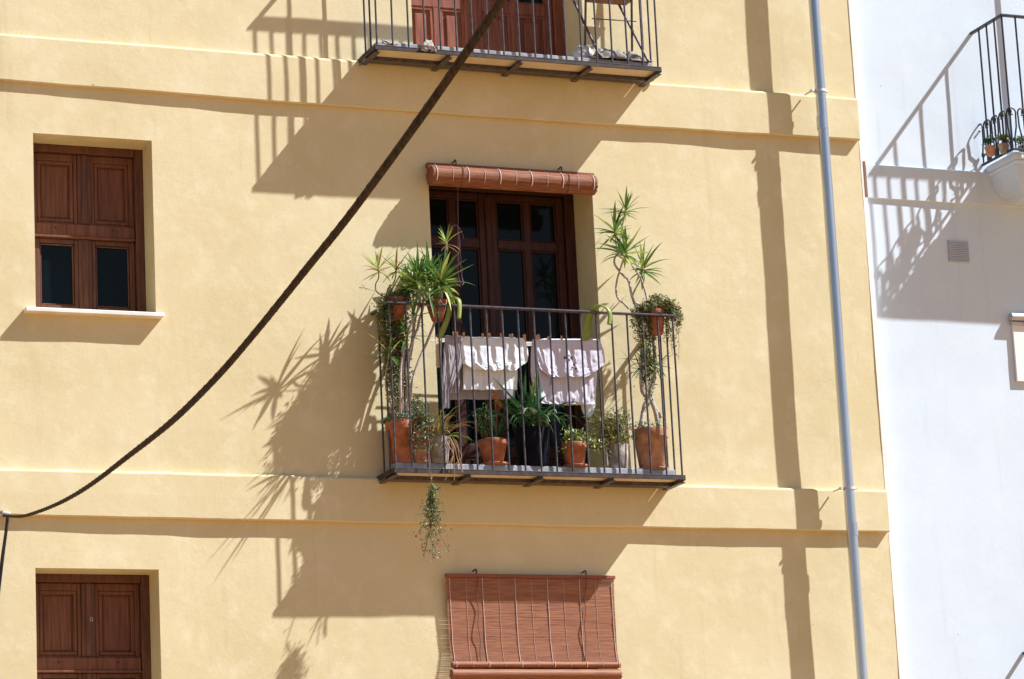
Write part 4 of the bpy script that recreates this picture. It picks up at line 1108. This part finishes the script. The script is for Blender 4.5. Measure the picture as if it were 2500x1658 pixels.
for z in (.30, .36): b.box(sx0 - .03, sx1 - .02, -.035, -.023, zs + z, zs + z + .045, b=.003)
b.build('backrest', M_SEAT, ch)

def heap(name, label, cat, mt, cx, cy, lx, ly_, h, seed, z0, group=None, rough=1.0, mi2=False):
    b = MB(); nx, ny = 90, 44; vs, fs = [], []
    for j in range(ny + 1):
        for i in range(nx + 1):
            u, v = i / nx * 2 - 1, j / ny * 2 - 1
            e = max(0, 1 - (abs(u) ** 3 + abs(v) ** 3)) ** .5
            rid = 1 - abs(noise.noise(V((u * 2.6 + seed, v * 1.8, seed)))) * 2
            fold = 1 - abs(noise.noise(V((u * 5.5 + v * 1.5 + seed, v * 1.1, seed + 2)))) * 2.4; z = e * h * (.40 + .30 * noise.noise(V((u * 1.4 + seed, v, 3))) + .20 * rid * rough + .28 * fold + .10 * noise.noise(V((u * 9, v * 9, seed))))
            vs.append(V((cx + u * lx * (1 + .14 * noise.noise(V((v * 2, seed, u)))), cy + v * ly_ * (1 + .15 * noise.noise(V((u * 3, seed, 8)))), z0 + max(z, 0) + .002)))
    for j in range(ny):
        for i in range(nx): fs.append((j*(nx+1)+i, j*(nx+1)+i+1, (j+1)*(nx+1)+i+1, (j+1)*(nx+1)+i))
    b.add(vs, fs, 0, True)
    if mi2:
        for q in range(len(b.m)):
            cc = b.v[b.f[q][0]]; b.m[q] = 1 if noise.noise(V((cc.x * 14, cc.y * 14, seed))) > .12 else 0
    base = [(cx - lx, cy - ly_, z0), (cx + lx, cy - ly_, z0)]
    o = b.build(name, mt, origin=V((cx, cy, z0)))
    md = o.modifiers.new('thickness', 'SOLIDIFY'); md.thickness = .003
    return tag(o, label, cat, group)
pc = R1(1940, 410, -.20)
heap('cloth_pile', 'crumpled grey and cream cloths heaped on the right end of the upper balcony', 'cloth pile', [M_RAG, M_RAGD], pc.x, -.19, .215, .105, .10, 4.4, FU, mi2=True, rough=1.9)
pb = R1(1700, 380, -.17)
b = MB(); n = 22; vs, fs = [], []
for j in range(n + 1):
    th = math.pi * j / n
    for k in range(28):
        a = 2 * math.pi * k / 28; d = V((math.sin(th) * math.cos(a), math.sin(th) * math.sin(a), math.cos(th)))
        r = 1 + .22 * noise.noise(d * 1.8 + V((4, 0, 0))) + .12 * (1 - abs(noise.noise(d * 5))) - .1
        vs.append(V((pb.x + d.x * .075 * r, -.16 + d.y * .06 * r, max(FU + .001, FU + .058 + d.z * .065 * r))))
for j in range(n):
    for k in range(28): fs.append((j*28+k, j*28+(k+1) % 28, (j+1)*28+(k+1) % 28, (j+1)*28+k))
b.add(vs, fs, 0, True); tag(b.build('plastic_bag', M_BAG, origin=V((pb.x, -.16, FU))), 'crumpled white plastic bag left of the cloth heap on the upper balcony', 'bag')
def rag(label, pts, wd, mt, seed):
    b = MB(); p = smooth_path(pts, 6); n = len(p); vs, fs = [], []
    for i in range(n):
        for k in range(9):
            u = k / 8 - .5; wv = noise.noise(V((u * 4 + seed, i * .25, seed)))
            vs.append(p[i] + V((u * wd * (1 + .4 * noise.noise(V((i * .3, seed, 1)))), -.012 * wv, .010 * noise.noise(V((u * 5, i * .3, seed + 5))))))
    for i in range(n - 1):
        for k in range(8): fs.append((i*9+k, i*9+k+1, (i+1)*9+k+1, (i+1)*9+k))
    b.add(vs, fs, 0, True); o = b.build('rag', mt, origin=p[0]); md = o.modifiers.new('thickness', 'SOLIDIFY'); md.thickness = .003
    tag(o, label, 'rag', 'rags along the floor edge of the upper balcony')
yf = -.328 - .020
rag('pale rag drooping over the floor edge beside the fourth front bar of the upper balcony', [R1(575, 292, -.30), R1(570, 320, -.355), R1(555, 345, yf - .004), R1(545, 368, yf - .004)], .055, M_RAG, 2)
rag('pale rag tail hanging just right of the other one on the floor edge', [R1(588, 300, -.31), R1(598, 330, -.355), R1(612, 352, yf - .004), R1(622, 368, yf - .004)], .035, M_RAG, 6)
rag('whitish rag lying on the floor edge at the left corner of the upper balcony', [R1(262, 290, -.29), R1(275, 312, -.315), R1(300, 322, -.322), R1(335, 318, -.312)], .05, M_RAG, 9)
pt = MB(); p = [R1(88, 455, -.058), R1(132, 452, -.058), R1(128, 476, -.060), R1(100, 495, -.066), R1(92, 480, -.062)]
pt.add(p + [q + V((0, .003, 0)) for q in p], [(0, 1, 2, 3, 4), (9, 8, 7, 6, 5)] + [(i, (i+1) % 5, 5 + (i+1) % 5, 5 + i) for i in range(5)])
tag(pt.build('paper_scrap', M_PAPER, origin=p[0]), 'torn pale paper scrap hanging under the left corner of the upper balcony', 'scrap')
mp_ = MB(); q = R1(2160, 560, -.02)
for k in range(14):
    mp_.lathe((q.x + random.uniform(-.05, .02), -.045 + random.uniform(-.02, .02), q.z + random.uniform(-.03, .02)), [(.001, -.014), (.012, -.010), (.016, .001), (.009, .012), (.001, .014)], 8)
mp_.build('mortar_patch', M_SOFF, bld)

# ------------------------------------------------------------------ pots on the white balcony
for (px, py, Y, lab, mt, fol, n, r) in (
        (2394, 352, -.20, 'small terracotta pot with a dark plant at the near corner of the white balcony', M_TERR2, M_LEAFD, 40, .028),
        (2428, 356, -.28, 'small grey pot with reddish sprigs on the white balcony beside the terracotta pot', M_GPOT, M_LEAFO, 40, .03),
        (2475, 345, -.26, 'leafy green plant in a pale pot behind the front bars of the white balcony', M_GPOT, M_LEAF, 44, .036)):
    p = at(px, py, Y); c = V((p.x + .075, Y, 7.740))
    t = empty('potted_plant', c, lab, 'potted plant', 'potted plants on the white balcony')
    pot(t, c, .028, .040, .068, mt)
    lf = MB(); bush(lf, [(c + V((random.uniform(-r, r), random.uniform(-r, r) * .6, .10 + random.uniform(0, r))), r * .6) for _ in range(9)], n, .024); lf.build('foliage', fol, t)
